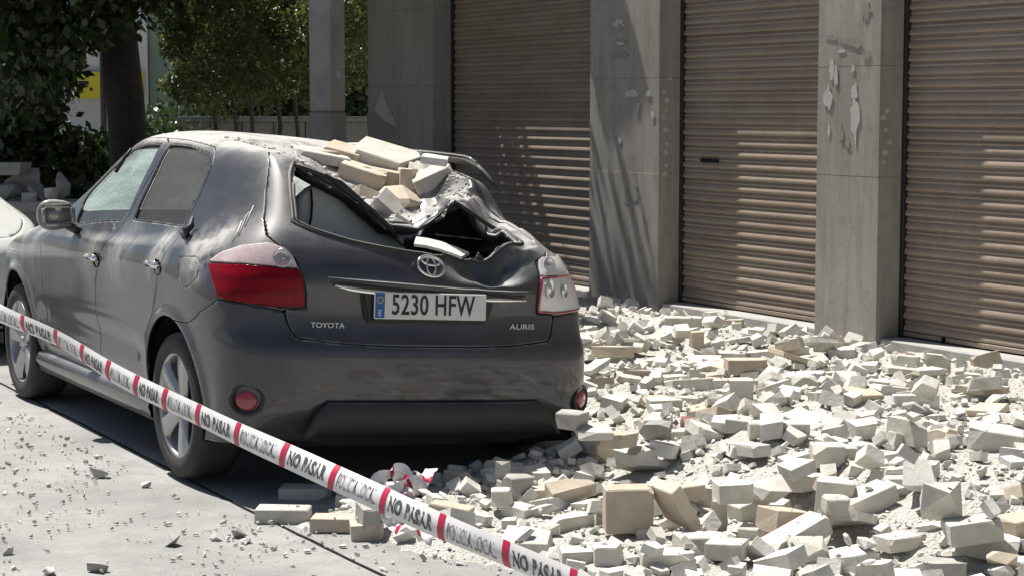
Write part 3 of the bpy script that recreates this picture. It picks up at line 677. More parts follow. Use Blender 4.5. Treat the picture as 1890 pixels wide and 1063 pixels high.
def wheel_meshes():
    """left wheel: outer face looks to -x, axle on the origin"""
    n = 48; tv, tf = lathe_x([(.222, -.098), (.236, -.108), (.262, -.112), (.290, -.108), (.307, -.095), (.3135, -.078), (.3165, -.05), (.3165, .05), (.3135, .078), (.29, .105), (.22, .10), (.215, .0)], n)
    rv, rf = lathe_x([(.238, -.109), (.240, -.101), (.228, -.097), (.222, -.102), (.216, -.085), (.205, -.02), (.2, .08)], n)
    bm = bmesh.new()
    V = [bm.verts.new(v) for v in rv]
    for f in rf: bm.faces.new([V[i] for i in f])
    for k in range(5):                                  # five broad spokes, dished, with split outer ends
        a = 2*math.pi*k/5+math.pi/2
        def P(r, off, x): return (x, r*math.cos(a)-off*math.sin(a), r*math.sin(a)+off*math.cos(a))
        ring = []
        for r, hw, x in ((.030, .030, -.082), (.08, .034, -.086), (.13, .036, -.094), (.18, .044, -.100), (.219, .060, -.098)):
            ring.append([bm.verts.new(P(r, s*hw*(1 if q else .75), x+(0.0 if q == 0 else .022))) for s, q in ((-1, 1), (-1, 0), (1, 0), (1, 1))])
        for A, B in zip(ring[:-1], ring[1:]):
            for q in range(3): bm.faces.new((A[q], A[q+1], B[q+1], B[q]))
    cv, cf = lathe_x([(.0001, -.096), (.022, -.096), (.029, -.090), (.033, -.078), (.045, -.06)], 20)
    V = [bm.verts.new(v) for v in cv]
    for f in cf: bm.faces.new([V[i] for i in f])
    for k in range(5):
        a = 2*math.pi*(k+.5)/5+math.pi/2; lv, lf = lathe_x([(.0001, -.088), (.009, -.088), (.011, -.07)], 8)
        V = [bm.verts.new((v[0], v[1]+.055*math.cos(a), v[2]+.055*math.sin(a))) for v in lv]
        for f in lf: bm.faces.new([V[i] for i in f])
    bmesh.ops.recalc_face_normals(bm, faces=bm.faces[:])
    rim = bpy.data.meshes.new('rim'); bm.to_mesh(rim); bm.free(); rim.materials.append(M['alloy'])
    rim.polygons.foreach_set('use_smooth', [True]*len(rim.polygons))
    ty = bpy.data.meshes.new('tyre'); ty.from_pydata(tv, [], tf); ty.materials.append(M['rubber']); ty.polygons.foreach_set('use_smooth', [True]*len(ty.polygons))
    dv, df = lathe_x([(.02, -.03), (.14, -.03), (.14, -.008), (.19, -.0), (.19, .05)], 32)
    dk = bpy.data.meshes.new('wheel'); dk.from_pydata(dv, [], df); dk.materials.append(M['dark'])
    return ty, rim, dk
TYRE, RIM, DISC = wheel_meshes()
def add_wheel(root, x, y, z, side, steer=0.0, rot=0.0):
    w = bpy.data.objects.new('wheel', DISC); link(w, root); w.location = (x, y, z)
    w.rotation_euler = (rot, 0, steer if side < 0 else math.pi+steer)
    for n, me in (('tyre', TYRE), ('rim', RIM)):
        o = bpy.data.objects.new(n, me); link(o, w)
    return w
def loop_obj(name, pts, r, mat, parent, closed=False, n=6, flat=None, up=None): return tube_obj(name, pts, r, mat, parent, n, closed, flat, up)
def text_mesh(body, size, width=None, extrude=0.001, bold=0.0, spacing=1.0):
    cu = bpy.data.curves.new('lettering', 'FONT'); cu.body = body; cu.size = size; cu.extrude = extrude; cu.offset = bold; cu.space_character = spacing
    cu.align_x = 'CENTER'; cu.align_y = 'CENTER'; cu.resolution_u = 3
    o = bpy.data.objects.new('lettering_tmp', cu); COL.objects.link(o)
    dg = bpy.context.evaluated_depsgraph_get(); dg.update()
    me = bpy.data.meshes.new_from_object(o.evaluated_get(dg)); bpy.data.objects.remove(o)
    if width:
        xs = [v.co.x for v in me.vertices]; k = width/(max(xs)-min(xs)); c = (max(xs)+min(xs))/2
        for v in me.vertices: v.co.x = (v.co.x-c)*k
    return me
def lathe_x_obj(name, prof, loc, mat, parent, n=24):
    V, Fc = lathe_x(prof, n); return mesh_obj(name, V, Fc, mat, parent, smooth=True, loc=loc)
def L3(x, y, z): return tuple(lean(np.array([x, y, z])))

M['mirror'] = dusty('dusty_mirror', (.35, .35, .34), .25, 1.0, 0, .9, side=.6, dust=(.30, .285, .26))
M['mirror_cap'] = dusty('dusty_mirror_cap', (.10, .10, .105), .4, .4, .6, .9, side=.25)
M['broken_lens'] = lens('broken_clear_lamp', (.62, .60, .58), .5)
def make_hatchback():
    root = empty('damaged_hatchback', (0, 0, 0))
    tag(root, 'dark grey hatchback with caved-in roof and smashed tailgate parked beside the rubble', 'car')
    B = build_body(root, {'paint': M['paint']}, 0.0125)
    P = M['paint']
    panel('body_shell', B['shell'], P, root)
    tg = panel('tailgate', B['tailgate'], P, root, 0.014)
    bp = panel('bumper', B['bumper'], P, root)
    for s, nm in ((1, ''), (-1, '')):
        for k in ('front', 'rear'):
            d = panel('door', B[k+'_door', s], P, root)
            panel('window_pane', B[k+'_win', s], M['glass'] if k == 'front' else M['glass_rear'], d, 0, offset=0.010)
            panel('window_trim', B[k+'_trim', s], M['black_plastic'], d, 0.006, offset=0.002)
            if s == 1:                                   # door handles of the left doors
                hx, hy = (176, 478) if k == 'front' else (289, 491)
                u, t = px_ut([(hx, hy)])[0]; p = surf_grid(np.array([u]), np.array([t]))[0, 0]; p = lean(p)
                bm = box_bm(-.018, .012, -.085, .085, -.014, .014, .010, 2)
                for v in bm.verts:
                    v.co.x += 0.010*(v.co.y/.085)**2
                bm_obj('handle', bm, M['chrome'], d, True, loc=(p[0]-.020, p[1]+.02, p[2]+.006))
                V, Fc = lathe_x([(.036, -.0), (.034, .004), (.0001, .010)], 20)
                mesh_obj('handle_cup', [(v[0], v[1]*1.25, v[2]) for v in V], Fc, M['dark'], d, True, loc=(p[0]-.006, p[1]-.02, p[2]-.004))
        lr = panel('tail_light', B['lamp_red', s], M['red_lens'] if s == 1 else M['broken_lens'], root, 0.02, offset=-0.006)
        if s == 1: tag(lr, 'intact red tail light with dusty clear top')
        else: tag(lr, 'broken whitish tail light')
        lt = panel('clear_lens', B['lamp_top', s], M['clear_lens'] if s == 1 else M['broken_lens'], lr, 0.02, offset=-0.007)
        u_, t_ = px_ut([(521, 477)])[0]; pb = flare(surf_grid(np.array([u_*(1 if s == 1 else -1)]), np.array([t_]))[0])[0]
        od = np.array([-.45*s, -.88, .15]); bl = lean(damage(np.array([pb+od*.010])))[0]
        V, Fc = lathe_x([(.040, .004), (.037, -.003), (.031, .002), (.026, .010), (.016, .012), (.010, .003), (.0001, .001)], 24)
        o = mesh_obj('lamp_bowl', V, Fc, M['lamp_bowl'], lr, True, loc=bl); o.rotation_mode = 'QUATERNION'; o.rotation_quaternion = Vector(-od).to_track_quat('X', 'Z')
    panel('fuel_flap', B['fuel_flap'], P, root, 0.004)
    panel('windscreen', merge(B['windscreen', 1], B['windscreen', -1]), M['windscreen'], root, 0, offset=0.006, dmg=True)
    panel('bonnet', merge(B['bonnet', 1], B['bonnet', -1]), P, root, 0.008)
    # rear window edge: rubber seal round the empty opening, following the damage
    g = px_ut(GLASS_L); g0 = g[0]; tgt = 12.1
    UT = densify([(g0[0]+.25, tgt)]+g+[(0.0, g[-1][1]-.02)]+mirror_ut(g[::-1])+[(-g0[0]-.25, tgt), (g0[0]+.25, tgt)], 6)
    pts = lean(damage(flare(surf_pts(UT))))[:-1]
    zz = np.array([p[2] for p in flare(surf_pts(UT))[:-1]]); lowi = [i for i in range(len(pts)) if zz[i] < 1.30 and pts[i][0] < .10]
    loop_obj('window_seal', [pts[i] for i in lowi], 0.009, M['black_plastic'], tg, False, 6)
    for pl_, r_ in (([(600, 322), (640, 352), (690, 392), (722, 424), (730, 440)], .012), ([(548, 306), (580, 318), (630, 338), (668, 372), (690, 412)], .010), ([(838, 372), (868, 392), (905, 418), (938, 436)], .010), ([(775, 424), (800, 402), (826, 380)], .009)):
        tube_obj('bent_strip', [Vector(on_y(a_, b_, -.36-.0004*(a_-600)*0)) for a_, b_ in pl_], r_, M['black_plastic'] if r_ > .0095 else M['chrome'], tg, 6, flat=(r_, r_*.35))
    V = []; Fc = []                                       # pale inner trim board fallen across the sill
    tp_ = [np.array(on_y(a_, b_, -.60)) for a_, b_ in ((764, 450), (786, 453), (810, 459), (832, 466), (852, 474))]; bt_ = [np.array(on_y(a_, b_, -.50)) for a_, b_ in ((768, 437), (790, 440), (815, 446), (842, 456), (866, 466))]
    for p, q in zip(tp_, bt_): V += [p, p+np.array([0, 0, -.012]), q, q+np.array([0, 0, -.012])]
    for i in range(4): Fc += [(4*i, 4*i+4, 4*i+6, 4*i+2), (4*i+1, 4*i+3, 4*i+7, 4*i+5), (4*i, 4*i+1, 4*i+5, 4*i+4), (4*i+2, 4*i+6, 4*i+7, 4*i+3)]
    mesh_obj('sill_trim', V, Fc, M['plaster'], tg)
    UT2 = [(u*1.05, t-.08 if t < 11 else t+.06) for u, t in UT]
    pts2 = lean(damage(flare(surf_pts(UT2))))[:-1]+np.array([0, .02, -.012])
    loop_obj('inner_frame', pts2, 0.024, M['black_plastic'], tg, True, 8, (.030, .016))
    # black lower bumper valance and its recess
    x = np.linspace(-.56, .62, 25); V = []; Fc = []
    for i, xx in enumerate(x):
        e = min(1.0, (xx+.56)/.10, (.62-xx)/.10); e = max(0.0, e); e = math.sin(e*math.pi/2)
        yy = -.742+.10*(xx/.8)**2*.6
        for (dz, dy) in ((.395, .004), (.385, -.008), (.33, -.006), (.29, .006), (.262, .035)):
            V.append(L3(xx, yy+dy, .262+(dz-.262)*e))
    for i in range(24):
        for k in range(4): Fc.append((i*5+k, i*5+k+1, (i+1)*5+k+1, (i+1)*5+k))
    o = mesh_obj('lower_valance', V, Fc, M['grey_plastic'], root, True); sm = o.modifiers.new('sheet', 'SOLIDIFY'); sm.thickness = .02; sm.offset = 0
    # reflectors in their dark sockets, low on the bumper corners
    for s in (-1, 1):
        u, t = px_ut([(455, 738)])[0]; p = surf_grid(np.array([u if s < 0 else -u]), np.array([t]))[0, 0]; p = lean(p)
        q = Vector((-0.60*s, 0.80, 0.0)).to_track_quat('X', 'Z')
        Vs, Fs = lathe_x([(.060, .012), (.066, -.004), (.058, -.010), (.052, .0), (.040, .016), (.0001, .018)], 24)
        so = mesh_obj('reflector_socket', Vs, Fs, M['grey_plastic'], root, True, loc=p); so.rotation_mode = 'QUATERNION'; so.rotation_quaternion = q; so.scale = (1, 1.15, 1)
        Vr, Fr = lathe_x([(.041, .012), (.040, -.006), (.030, -.012), (.0001, -.014)], 24)
        r_ = mesh_obj('reflector', Vr, Fr, M['red_dull'], so, True)
    # tailgate dress-up: surface points by (x,z) on the tail
    def tail(x, z):
        us = np.linspace(-3.5, 3.5, 141); ts = np.linspace(4.5, 9.5, 101); Gd = tail.G if hasattr(tail, 'G') else surf_grid(us, ts); tail.G = Gd
        d = (Gd[..., 0]-x)**2+(Gd[..., 2]-z)**2; i = np.unravel_index(np.argmin(d), d.shape); return Gd[i]
    def px_tail(px, py, out=0.0):
        u, t = px_ut([(px, py)])[0]; p = surf_grid(np.array([u]), np.array([t]))[0, 0]; p = p+np.array([0, -out, 0]); return p
    def bar(name, pxs, half, out, mat, taper=True):
        V = []; Fc = []; n = len(pxs)
        Pp = [px_tail(a, b) for a, b in pxs]; Pp = np.array(Pp)
        s = np.linspace(0, n-1, 40); Pd = bs_eval(Pp, s)
        for i, p in enumerate(Pd):
            e = i/39.0; h = half*min(1, (.25+5*e), (.35+5*(1-e))) if taper else half
            for dy, dz in ((.004, h), (-out*.8, h*.45), (-out, -h*.5), (.004, -h)): V.append(lean(damage(np.array([p+np.array([0, dy, dz])])))[0])
        for i in range(39):
            for k in range(3): Fc.append((i*4+k, i*4+k+1, (i+1)*4+k+1, (i+1)*4+k))
        return mesh_obj(name, V, Fc, mat, root, True)
    bar('crease_trim', [(604, 511), (700, 519), (790, 526.5), (851, 531), (920, 535), (974, 537)], .0045, .007, M['chrome'])
    bar('chrome_bar', [(615, 526), (645, 533), (676, 537.5), (750, 544), (822, 549), (900, 552.5), (967, 554)], .0135, .024, M['chrome'])
    bar('bar_housing', [(612, 520), (676, 530), (750, 537), (822, 542), (900, 546), (968, 547)], .014, .012, M['black_plastic'])
    # number plate, 520 x 110 mm, in a dark recess
    c1 = px_tail(684, 577); pc = np.array([0.0, c1[1], 0.0]); zc = tail(0, .78)
    pz = .766+.0355; py = -.722
    bm = box_bm(-.315, .315, .0, .02, -.075, .062, .012, 2)
    for v in bm.verts:
        if v.co.z < 0: v.co.x *= .90
    rc = bm_obj('plate_recess', bm, M['black_plastic'], root, False, loc=L3(0, -.7075, pz), rot=(0, math.atan(LEAN), 0))
    pl = bm_obj('number_plate', box_bm(-.26, .26, -.004, .004, -.055, .055, .003, 1), M['plate_white'], root, False, loc=L3(0, py, pz), rot=(math.radians(-4), math.atan(LEAN), 0))
    bm_obj('blue_band', box_bm(-.256, -.214, -.0055, -.0035, -.051, .051), M['plate_blue'], pl)
    me = text_mesh('5230 HFW', .118, .385, .0012, .0010, 1.05); me.materials.append(M['ink'])
    o = bpy.data.objects.new('lettering', me); link(o, pl); o.rotation_euler = (math.pi/2, 0, 0); o.location = (.012, -.0055, .0); 
    me = text_mesh('E', .036, None, .001); me.materials.append(M['plate_white'])
    o = bpy.data.objects.new('country_letter', me); link(o, pl); o.rotation_euler = (math.pi/2, 0, 0); o.location = (-.235, -.0062, -.032)
    bm = bmesh.new()
    for k in range(12):
        a = 2*math.pi*k/12; b2 = bmesh.new(); bmesh.ops.create_circle(b2, cap_ends=True, radius=.0026, segments=6)
        for v in b2.verts: v.co = Vector((-.235+.013*math.cos(a)+v.co.x, -.0062, .022+.013*math.sin(a)+v.co.y))
        join(bm, b2)
    bm_obj('star_ring', bm, M['yellow'], pl)
    bm_obj('plate_holder', box_bm(-.262, .262, -.001, .008, -.066, -.052, .003, 1), M['black_plastic'], root, False, loc=L3(0, py, pz), rot=(math.radians(-4), math.atan(LEAN), 0))
    # round three-oval emblem knocked askew, and the two lettered badges
    em = empty_mesh_emblem(root, lean(damage(np.array([px_tail(793, 487, .022)])))[0])
    for body, px, py_, w, h in (('TOYOTA', 604, 600, .145, .030), ('AURIS', 962, 603, .13, .032)):
        me = text_mesh(body, h, w, .0025, .0004); me.materials.append(M['badge'])
        o = bpy.data.objects.new('badge', me); link(o, root); p = px_tail(px, py_, .004)
        o.location = lean(p); o.rotation_euler = (math.pi/2, math.atan(LEAN), .10*np.sign(p[0]))
    # door mirror on the left
    mc = at_depth(104, 398, 10.25); mc = on_x(104, 397, -.94)
    bm = bmesh.new(); bmesh.ops.create_uvsphere(bm, u_segments=20, v_segments=12, radius=1.0)
    for v in bm.verts:
        x_, y_, z_ = v.co; sx = np.sign(x_)*abs(x_)**.75; sz = np.sign(z_)*abs(z_)**.8
        v.co = (sx*.095, (y_*.085 if y_ > 0 else y_*.035), sz*.075*(1-.10*sx))
    mi = bm_obj('door_mirror', bm, M['mirror_cap'], root, True, loc=mc)
    V, Fc = lathe_x([(.0001, 0)], 4)
    bm = box_bm(-.08, .08, -.004, .004, -.055, .055, .02, 3); bm_obj('mirror_glass', bm, M['mirror'], mi, True, loc=(0, -.035, 0))
    a_ = Vector(mc); b_ = Vector((-.80, mc[1]+.02, mc[2]-.085))
    tube_obj('mirror_arm', [a_+Vector((.05, 0, -.05)), (a_+b_)/2+Vector((.03, 0, -.035)), b_], .030, M['black_plastic'], root, 8, flat=(.022, .04))
    bm = box_bm(-.012, .012, -.06, .06, -.05, .05, .01, 2); bm_obj('mirror_foot', bm, M['black_plastic'], root, True, loc=b_+Vector((0, 0, -.01)))
    # sills, wheel housings, floor, firewall, seats
    for s in (-1, 1):
        V = []; Fc = []
        for yy in np.linspace(.36, 2.25, 12):
            for (xx, zz) in ((.80, .30), (.862, .275), (.872, .235), (.845, .175), (.70, .165)): V.append(L3(s*xx, yy, zz))
        for i in range(11):
            for k in range(4): Fc.append((i*5+k, i*5+k+1, (i+1)*5+k+1, (i+1)*5+k))
        mesh_obj('sill', V, Fc, M['paint'], root, True)
        for yc in (0.0, 2.6):
            V = []; Fc = []; n = 26
            for i in range(n):
                a = -0.35+(math.pi+.7)*i/(n-1)
                for xx, rr in ((.868, .358), (.855, .375), (.60, .385), (.58, .30)): V.append(L3(s*xx, yc+rr*math.cos(a), .317+rr*math.sin(a)))
            for i in range(n-1):
                for k in range(3): Fc.append((i*4+k, i*4+k+1, (i+1)*4+k+1, (i+1)*4+k))
            mesh_obj('wheel_housing', V, Fc, M['dark'], root, True)
    V = [L3(x_, y_, z_) for x_ in (-.80, .80) for y_ in (-.60, 3.30) for z_ in (.21, .27)]
    mesh_obj('floor_pan', V, [(0, 1, 3, 2), (4, 6, 7, 5), (0, 4, 5, 1), (2, 3, 7, 6), (0, 2, 6, 4), (1, 5, 7, 3)], M['dark'], root)
    bm = box_bm(-.74, .74, 1.98, 2.05, .3, .99); bm_obj('dashboard', bm, M['interior'], root)
    bm = box_bm(-.72, .72, -.58, -.02, .30, .66); bm_obj('boot_floor', bm, M['interior'], root)
    def seat(x0, x1, y0, z0, z1, lean_, head, mat):
        bm = bmesh.new(); V = []
        b2 = box_bm(x0, x1, -.07, .07, z0, z1, .05, 3)
        for v in b2.verts: v.co.y += y0 - (v.co.z-z0)*lean_
        join(bm, b2)
        for hx in head:
            b2 = box_bm(hx-.12, hx+.12, -.045, .045, z1+.02, z1+.20, .045, 3)
            for v in b2.verts: v.co.y += y0 - (v.co.z-z0)*lean_
            join(bm, b2)
        for v in bm.verts: v.co.z -= (v.co.x+.5)*LEAN
        return bm
    for x0, x1 in ((-.62, -.10), (.10, .62)):
        st = bm_obj('front_seat', seat(x0, x1, 1.02, .42, 1.0, .25, [(x0+x1)/2], None), M['interior'], root, True)
        st.data.polygons.foreach_set('use_smooth', [True]*len(st.data.polygons))
    # rear seat back seen through the broken rear window: rounded, sagging to the right
    sp_ = bs_eval(tighten(np.array([on_y(a_, b_, -.20) for a_, b_ in ((549, 418), (551, 372), (562, 350), (586, 338), (622, 348), (656, 376), (692, 408), (730, 432), (752, 456))])), np.linspace(0, 8, 40))
    V = []; Fc = []; zb = .45
    for i, p in enumerate(sp_):
        V += [(p[0], p[1]+.10, p[2]-.035), (p[0], p[1]+.025, p[2]-.006), (p[0]+.006, p[1], p[2]-.030), (p[0]+.004, p[1]+.012, p[2]*.55+zb*.45), (p[0], p[1]+.03, zb)]
    for i in range(39):
        for k in range(4): Fc.append((i*5+k, i*5+k+1, (i+1)*5+k+1, (i+1)*5+k))
    rs = mesh_obj('rear_seat', V, Fc, M['seat'], root, True); rs.modifiers.new('sheet', 'SOLIDIFY').thickness = .02
    tube_obj('seat_seam', [Vector(on_y(a_, b_, -.212)) for a_, b_ in ((574, 350), (576, 375), (575, 400), (569, 425))], .005, M['dark'], rs, 6)
    rs = bm_obj('rear_seat', seat(.13, .66, .10, .40, 1.0, .30, [], None), M['interior'], root, True)
    # inside of the broken right lamp: reflector cup, red rim, dark inner frame
    c = B['lamp_red', -1].V; cc = c.mean(0); 
    rim_ut = mirror_ut(px_ut(LAMP_RED)); rp = lean(damage(flare(surf_pts(densify(rim_ut+[rim_ut[0]], 4)))))[:-1]+np.array([0, -.008, 0])
    loop_obj('lamp_rim', rp, .006, M['red_dull'], root, True, 6)
    for px_, py_, r_ in ((1012, 532, .034), (1038, 536, .024)):
        u_, t_ = px_ut([(px_, py_)])[0]; pb = lean(surf_grid(np.array([u_]), np.array([t_]))[0, 0]+np.array([.004, -.016, 0]))
        Vb, Fb = lathe_x([(r_, .004), (r_*.92, -.003), (r_*.8, .003), (r_*.5, .010), (r_*.3, .002), (.0001, .0)], 20)
        o = mesh_obj('lamp_bowl', Vb, Fb, M['lamp_bowl'], root, True, loc=pb); o.rotation_mode = 'QUATERNION'; o.rotation_quaternion = Vector((-.4, .9, 0)).to_track_quat('X', 'Z'); o.scale = (1, .8, 1.35)
    rl = [lean(p) for p in flare(surf_pts([(u_, 12.62) for u_ in np.linspace(11.0, 5.2, 26)]+[(4.85, 12.5), (4.6, 12.25), (4.5, 11.95), (4.45, 11.6), (4.42, 11.3)]))]
    tube_obj('roof_rail', [Vector(p)+Vector((0, 0, .002)) for p in rl], [.016]*(len(rl)-3)+[.014, .010, .004], M['black_plastic'], root, 8)
    tube_obj('rail_strip', [Vector(p)+Vector((-.006, -.004, .028)) for p in rl[:-3]], .004, M['chrome'], root, 6)
    # scratches on the flank, a torn black trim end, a hanging window strip
    def skin(pxs, out):
        P_ = []
        for u, t in px_ut(pxs): p = surf_grid(np.array([u]), np.array([t]))[0, 0]; p = flare(p[None])[0]; P_.append(lean(p+np.array([-out, -out*.35, out*.3])))
        return [Vector(p) for p in P_]
    for pl_, w_ in (([(441, 436), (449, 415), (457, 397), (462, 392)], .0035), ([(452, 420), (460, 400), (469, 380)], .0025), ([(430, 446), (440, 428), (447, 408)], .003)):
        tube_obj('scratch', skin(pl_, .002), w_, M['plaster'], root, 5, flat=(.0012, w_))
    tube_obj('torn_trim', skin([(338, 432), (346, 436)], .004)+[skin([(346, 436)], .01)[0]+Vector((-.012, -.04, .025)), skin([(360, 420)], .02)[0], skin([(369, 404)], .035)[0]], [.012, .016, .02, .016, .004], M['black_plastic'], root, 7)
    tube_obj('hanging_strip', skin([(258, 262), (247, 277), (236, 292), (218, 320)], .014), [.006, .008, .010, .012], M['black_plastic'], root, 6)
    for x, y, s in ((-.765, 0, -1), (.765, 0, 1), (-.765, 2.6, -1), (.765, 2.6, 1)):
        add_wheel(root, x, y, .317, s, 0.0, {0: .35, 2.6: 1.1}[y])
    return root
def empty_mesh_emblem(root, loc):
    def ell(a, b, cx, cz, n=28): return [(cx+a*math.cos(2*math.pi*k/n), 0, cz+b*math.sin(2*math.pi*k/n)) for k in range(n)]
    V, Fc = [], []
    for a, b, cx, cz, r in ((.066, .045, 0, 0, .0065), (.022, .040, 0, -.001, .0055), (.045, .018, 0, .022, .0055)):
        v, f = tube(ell(a, b, cx, cz), r, 6, True); n = len(V); V += v; Fc += [tuple(i+n for i in q) for q in f]
    o = mesh_obj('emblem', V, Fc, M['chrome'], root, True, loc=loc); o.rotation_euler = (math.radians(-22), math.radians(10), math.radians(6))
    return o
hatchback = make_hatchback()
# ------------------------------------------------------------------ white car parked nose to nose ahead of the hatchback
def make_white_car():
    root = empty('white_car', (-1.02, 7.72, 0), math.pi); tag(root, 'dusty whitish car standing ahead of the grey hatchback', 'car')
    B = build_body(root, {}, 0.034)
    def pn(name, pm, mat, par, thick=.008, off=0.0):
        V = pm.V
        if len(V) == 0: return None
        o = mesh_obj(name, V, pm.F, mat, par, smooth=True)
        if thick: s = o.modifiers.new('sheet', 'SOLIDIFY'); s.thickness = thick; s.offset = -1
        return o
    Wp = M['white_paint']
    pn('body_shell', B['shell'], Wp, root); tg = pn('tailgate', B['tailgate'], Wp, root); pn('rear_window', B['rear_glass'], M['glass_rear'], tg, 0); pn('bumper', B['bumper'], Wp, root)
    for s in (1, -1):
        for k in ('front', 'rear'):
            d = pn('door', B[k+'_door', s], Wp, root); pn('window_pane', B[k+'_win', s], M['glass_rear'], d, 0); pn('window_trim', B[k+'_trim', s], M['black_plastic'], d, .005)
        l = pn('tail_light', B['lamp_red', s], M['red_lens'], root); pn('clear_lens', B['lamp_top', s], M['clear_lens'], l)
    pn('windscreen', merge(B['windscreen', 1], B['windscreen', -1]), M['glass_rear'], root, 0); pn('bonnet', merge(B['bonnet', 1], B['bonnet', -1]), Wp, root)
    for s in (-1, 1):
        bm = box_bm(-.20, .20, -.03, .03, -.06, .06, .025, 3)
        for v in bm.verts: v.co.y -= .9*max(0, v.co.x*s)**1.3*1.2
        bm_obj('headlight', bm, M['lamp_bowl'], root, True, loc=(s*.55, 3.335, .62))
    bm_obj('grille', box_bm(-.42, .42, 3.44, 3.50, .33, .44, .01), M['black_plastic'], root)
    for s in (-1, 1):
        for yc in (0.0, 2.6):
            V = []; Fc = []; n = 16
            for i in range(n):
                a = -0.35+(math.pi+.7)*i/(n-1)
                for xx, r_ in ((.862, .358), (.60, .385), (.58, .30)): V.append((s*xx, yc+r_*math.cos(a), .317+r_*math.sin(a)))
            for i in range(n-1):
                for k in range(2): Fc.append((i*3+k, i*3+k+1, (i+1)*3+k+1, (i+1)*3+k))
            mesh_obj('wheel_housing', V, Fc, M['dark'], root, True)
    bm_obj('floor_pan', box_bm(-.80, .80, -.6, 3.3, .20, .27), M['dark'], root); bm_obj('dashboard', box_bm(-.74, .74, 1.98, 2.05, .3, .99), M['interior'], root)
    for x, y, s in ((-.765, 0, -1), (.765, 0, 1), (-.765, 2.6, -1), (.765, 2.6, 1)): add_wheel(root, x, y, .317, s, 0.0, .7)
    return root
white_car = make_white_car()
# ------------------------------------------------------------------ post, trees, garden wall, far building
M['concrete'] = varied('post_concrete', (0.17, 0.17, 0.16), (0.26, 0.255, 0.24), 5, 0.85, 0, 0.003, 50)
M['bark'] = varied('dark_bark', (0.022, 0.018, 0.014), (0.05, 0.042, 0.035), 14, 0.95, 0, 0.02, 18)
M['twig'] = varied('shrub_stem', (0.05, 0.042, 0.032), (0.12, 0.10, 0.08), 14, 0.9)
def leaf_mat(name, c0, c1, tr=0.35):
    m, nt, b = new_mat(name); v = coords(nt); n = noise_tex(nt, v, 5.0, 4); c = ramp(nt, n, [(0.3, c0), (0.7, c1)])
    g = N(nt, 'ShaderNodeNewGeometry'); 
    nt.links.new(c, b.inputs['Base Color']); b.inputs['Roughness'].default_value = 0.42; b.inputs['Specular IOR Level'].default_value = 0.5
    tl = N(nt, 'ShaderNodeBsdfTranslucent'); nt.links.new(mixc(nt, 1.0, c, (1.6, 1.7, .7), 'MULTIPLY'), tl.inputs[0])
    mx = N(nt, 'ShaderNodeMixShader'); mx.inputs[0].default_value = tr; nt.links.new(b.outputs[0], mx.inputs[1]); nt.links.new(tl.outputs[0], mx.inputs[2])
    nt.links.new(mx.outputs[0], nt.nodes['Material Output'].inputs['Surface']); return m
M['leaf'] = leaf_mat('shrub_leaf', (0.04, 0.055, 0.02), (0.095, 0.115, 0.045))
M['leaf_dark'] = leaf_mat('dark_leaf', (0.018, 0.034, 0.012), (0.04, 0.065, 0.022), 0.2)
def leaves(name, clumps, per, size, mat, parent, seed, droop=0.3):
    """leaf-sized bent quads spread through clumps (centre, radius)"""
    rg = np.random.default_rng(seed); V = []; Fc = []
    for (c, r) in clumps:
        c = np.array(c); n = int(per*max(.3, (r/.5)**2))
        d = rg.normal(size=(n, 3)); d /= np.linalg.norm(d, axis=1)[:, None]; rad = r*rg.uniform(.25, 1.0, n)**.6
        P = c+d*rad[:, None]*np.array([1, 1, .85])
        A = rg.normal(size=(n, 3))+d*.9; A[:, 2] -= droop; A /= np.linalg.norm(A, axis=1)[:, None]
        Bv = np.cross(A, rg.normal(size=(n, 3))); Bv /= np.linalg.norm(Bv, axis=1)[:, None]; Nn = np.cross(A, Bv)
        L = (size*rg.uniform(.65, 1.35, n))[:, None]; w = L*.30
        V.append(np.stack([P, P+A*L*.5+Bv*w+Nn*L*.06, P+A*L, P+A*L*.5-Bv*w+Nn*L*.06], 1).reshape(-1, 3))
    V = np.concatenate(V); m = len(V)//4; me = bpy.data.meshes.new(name)
    me.vertices.add(4*m); me.vertices.foreach_set('co', V.astype(np.float32).ravel()); me.loops.add(4*m); me.loops.foreach_set('vertex_index', np.arange(4*m, dtype=np.int32))
    me.polygons.add(m); me.polygons.foreach_set('loop_start', np.arange(0, 4*m, 4, dtype=np.int32)); me.update(calc_edges=True); me.materials.append(mat)
    return link(bpy.data.objects.new(name, me), parent)
def limbs(name, paths, mat, parent, n=7):
    V, Fc = [], []
    for pts, r0, r1 in paths:
        m = len(pts); v, f = tube(pts, [r0+(r1-r0)*i/(m-1) for i in range(m)], n); k = len(V); V += v; Fc += [tuple(i+k for i in q) for q in f]
    return mesh_obj(name, V, Fc, mat, parent, smooth=True)
def wob(a, b, n, j, rr): return [Vector(a).lerp(Vector(b), i/(n-1))+Vector((rr.uniform(-j, j), rr.uniform(-j, j), 0))*(0 if i in (0,) else 1) for i in range(n)]
# square concrete post at the kerb behind the car
pp = at_depth(605, 250, 14.2); post = empty('utility_post', (pp[0], pp[1], PV)); tag(post, 'pale square concrete utility post rising behind the car roof', 'post')
bm_obj('shaft', box_bm(-.098, .098, -.098, .098, 1.44, 6.5, .012, 1), M['concrete'], post, rot=(0, 0, .50))
bm_obj('base', box_bm(-.103, .103, -.103, .103, 0, 1.438, .012, 1), varied('post_base_concrete', (0.13, 0.125, 0.12), (0.20, 0.195, 0.18), 6, .85, 0, .003, 50), post, rot=(0, 0, .50))
q = at_depth(601, 139, 14.2)
bm_obj('bolt_plate', box_bm(-.02, .02, -.112, -.096, -.03, .03, .005), M['mortar'], post, loc=(-.05*0, 0, q[2]-PV), rot=(0, 0, .50))
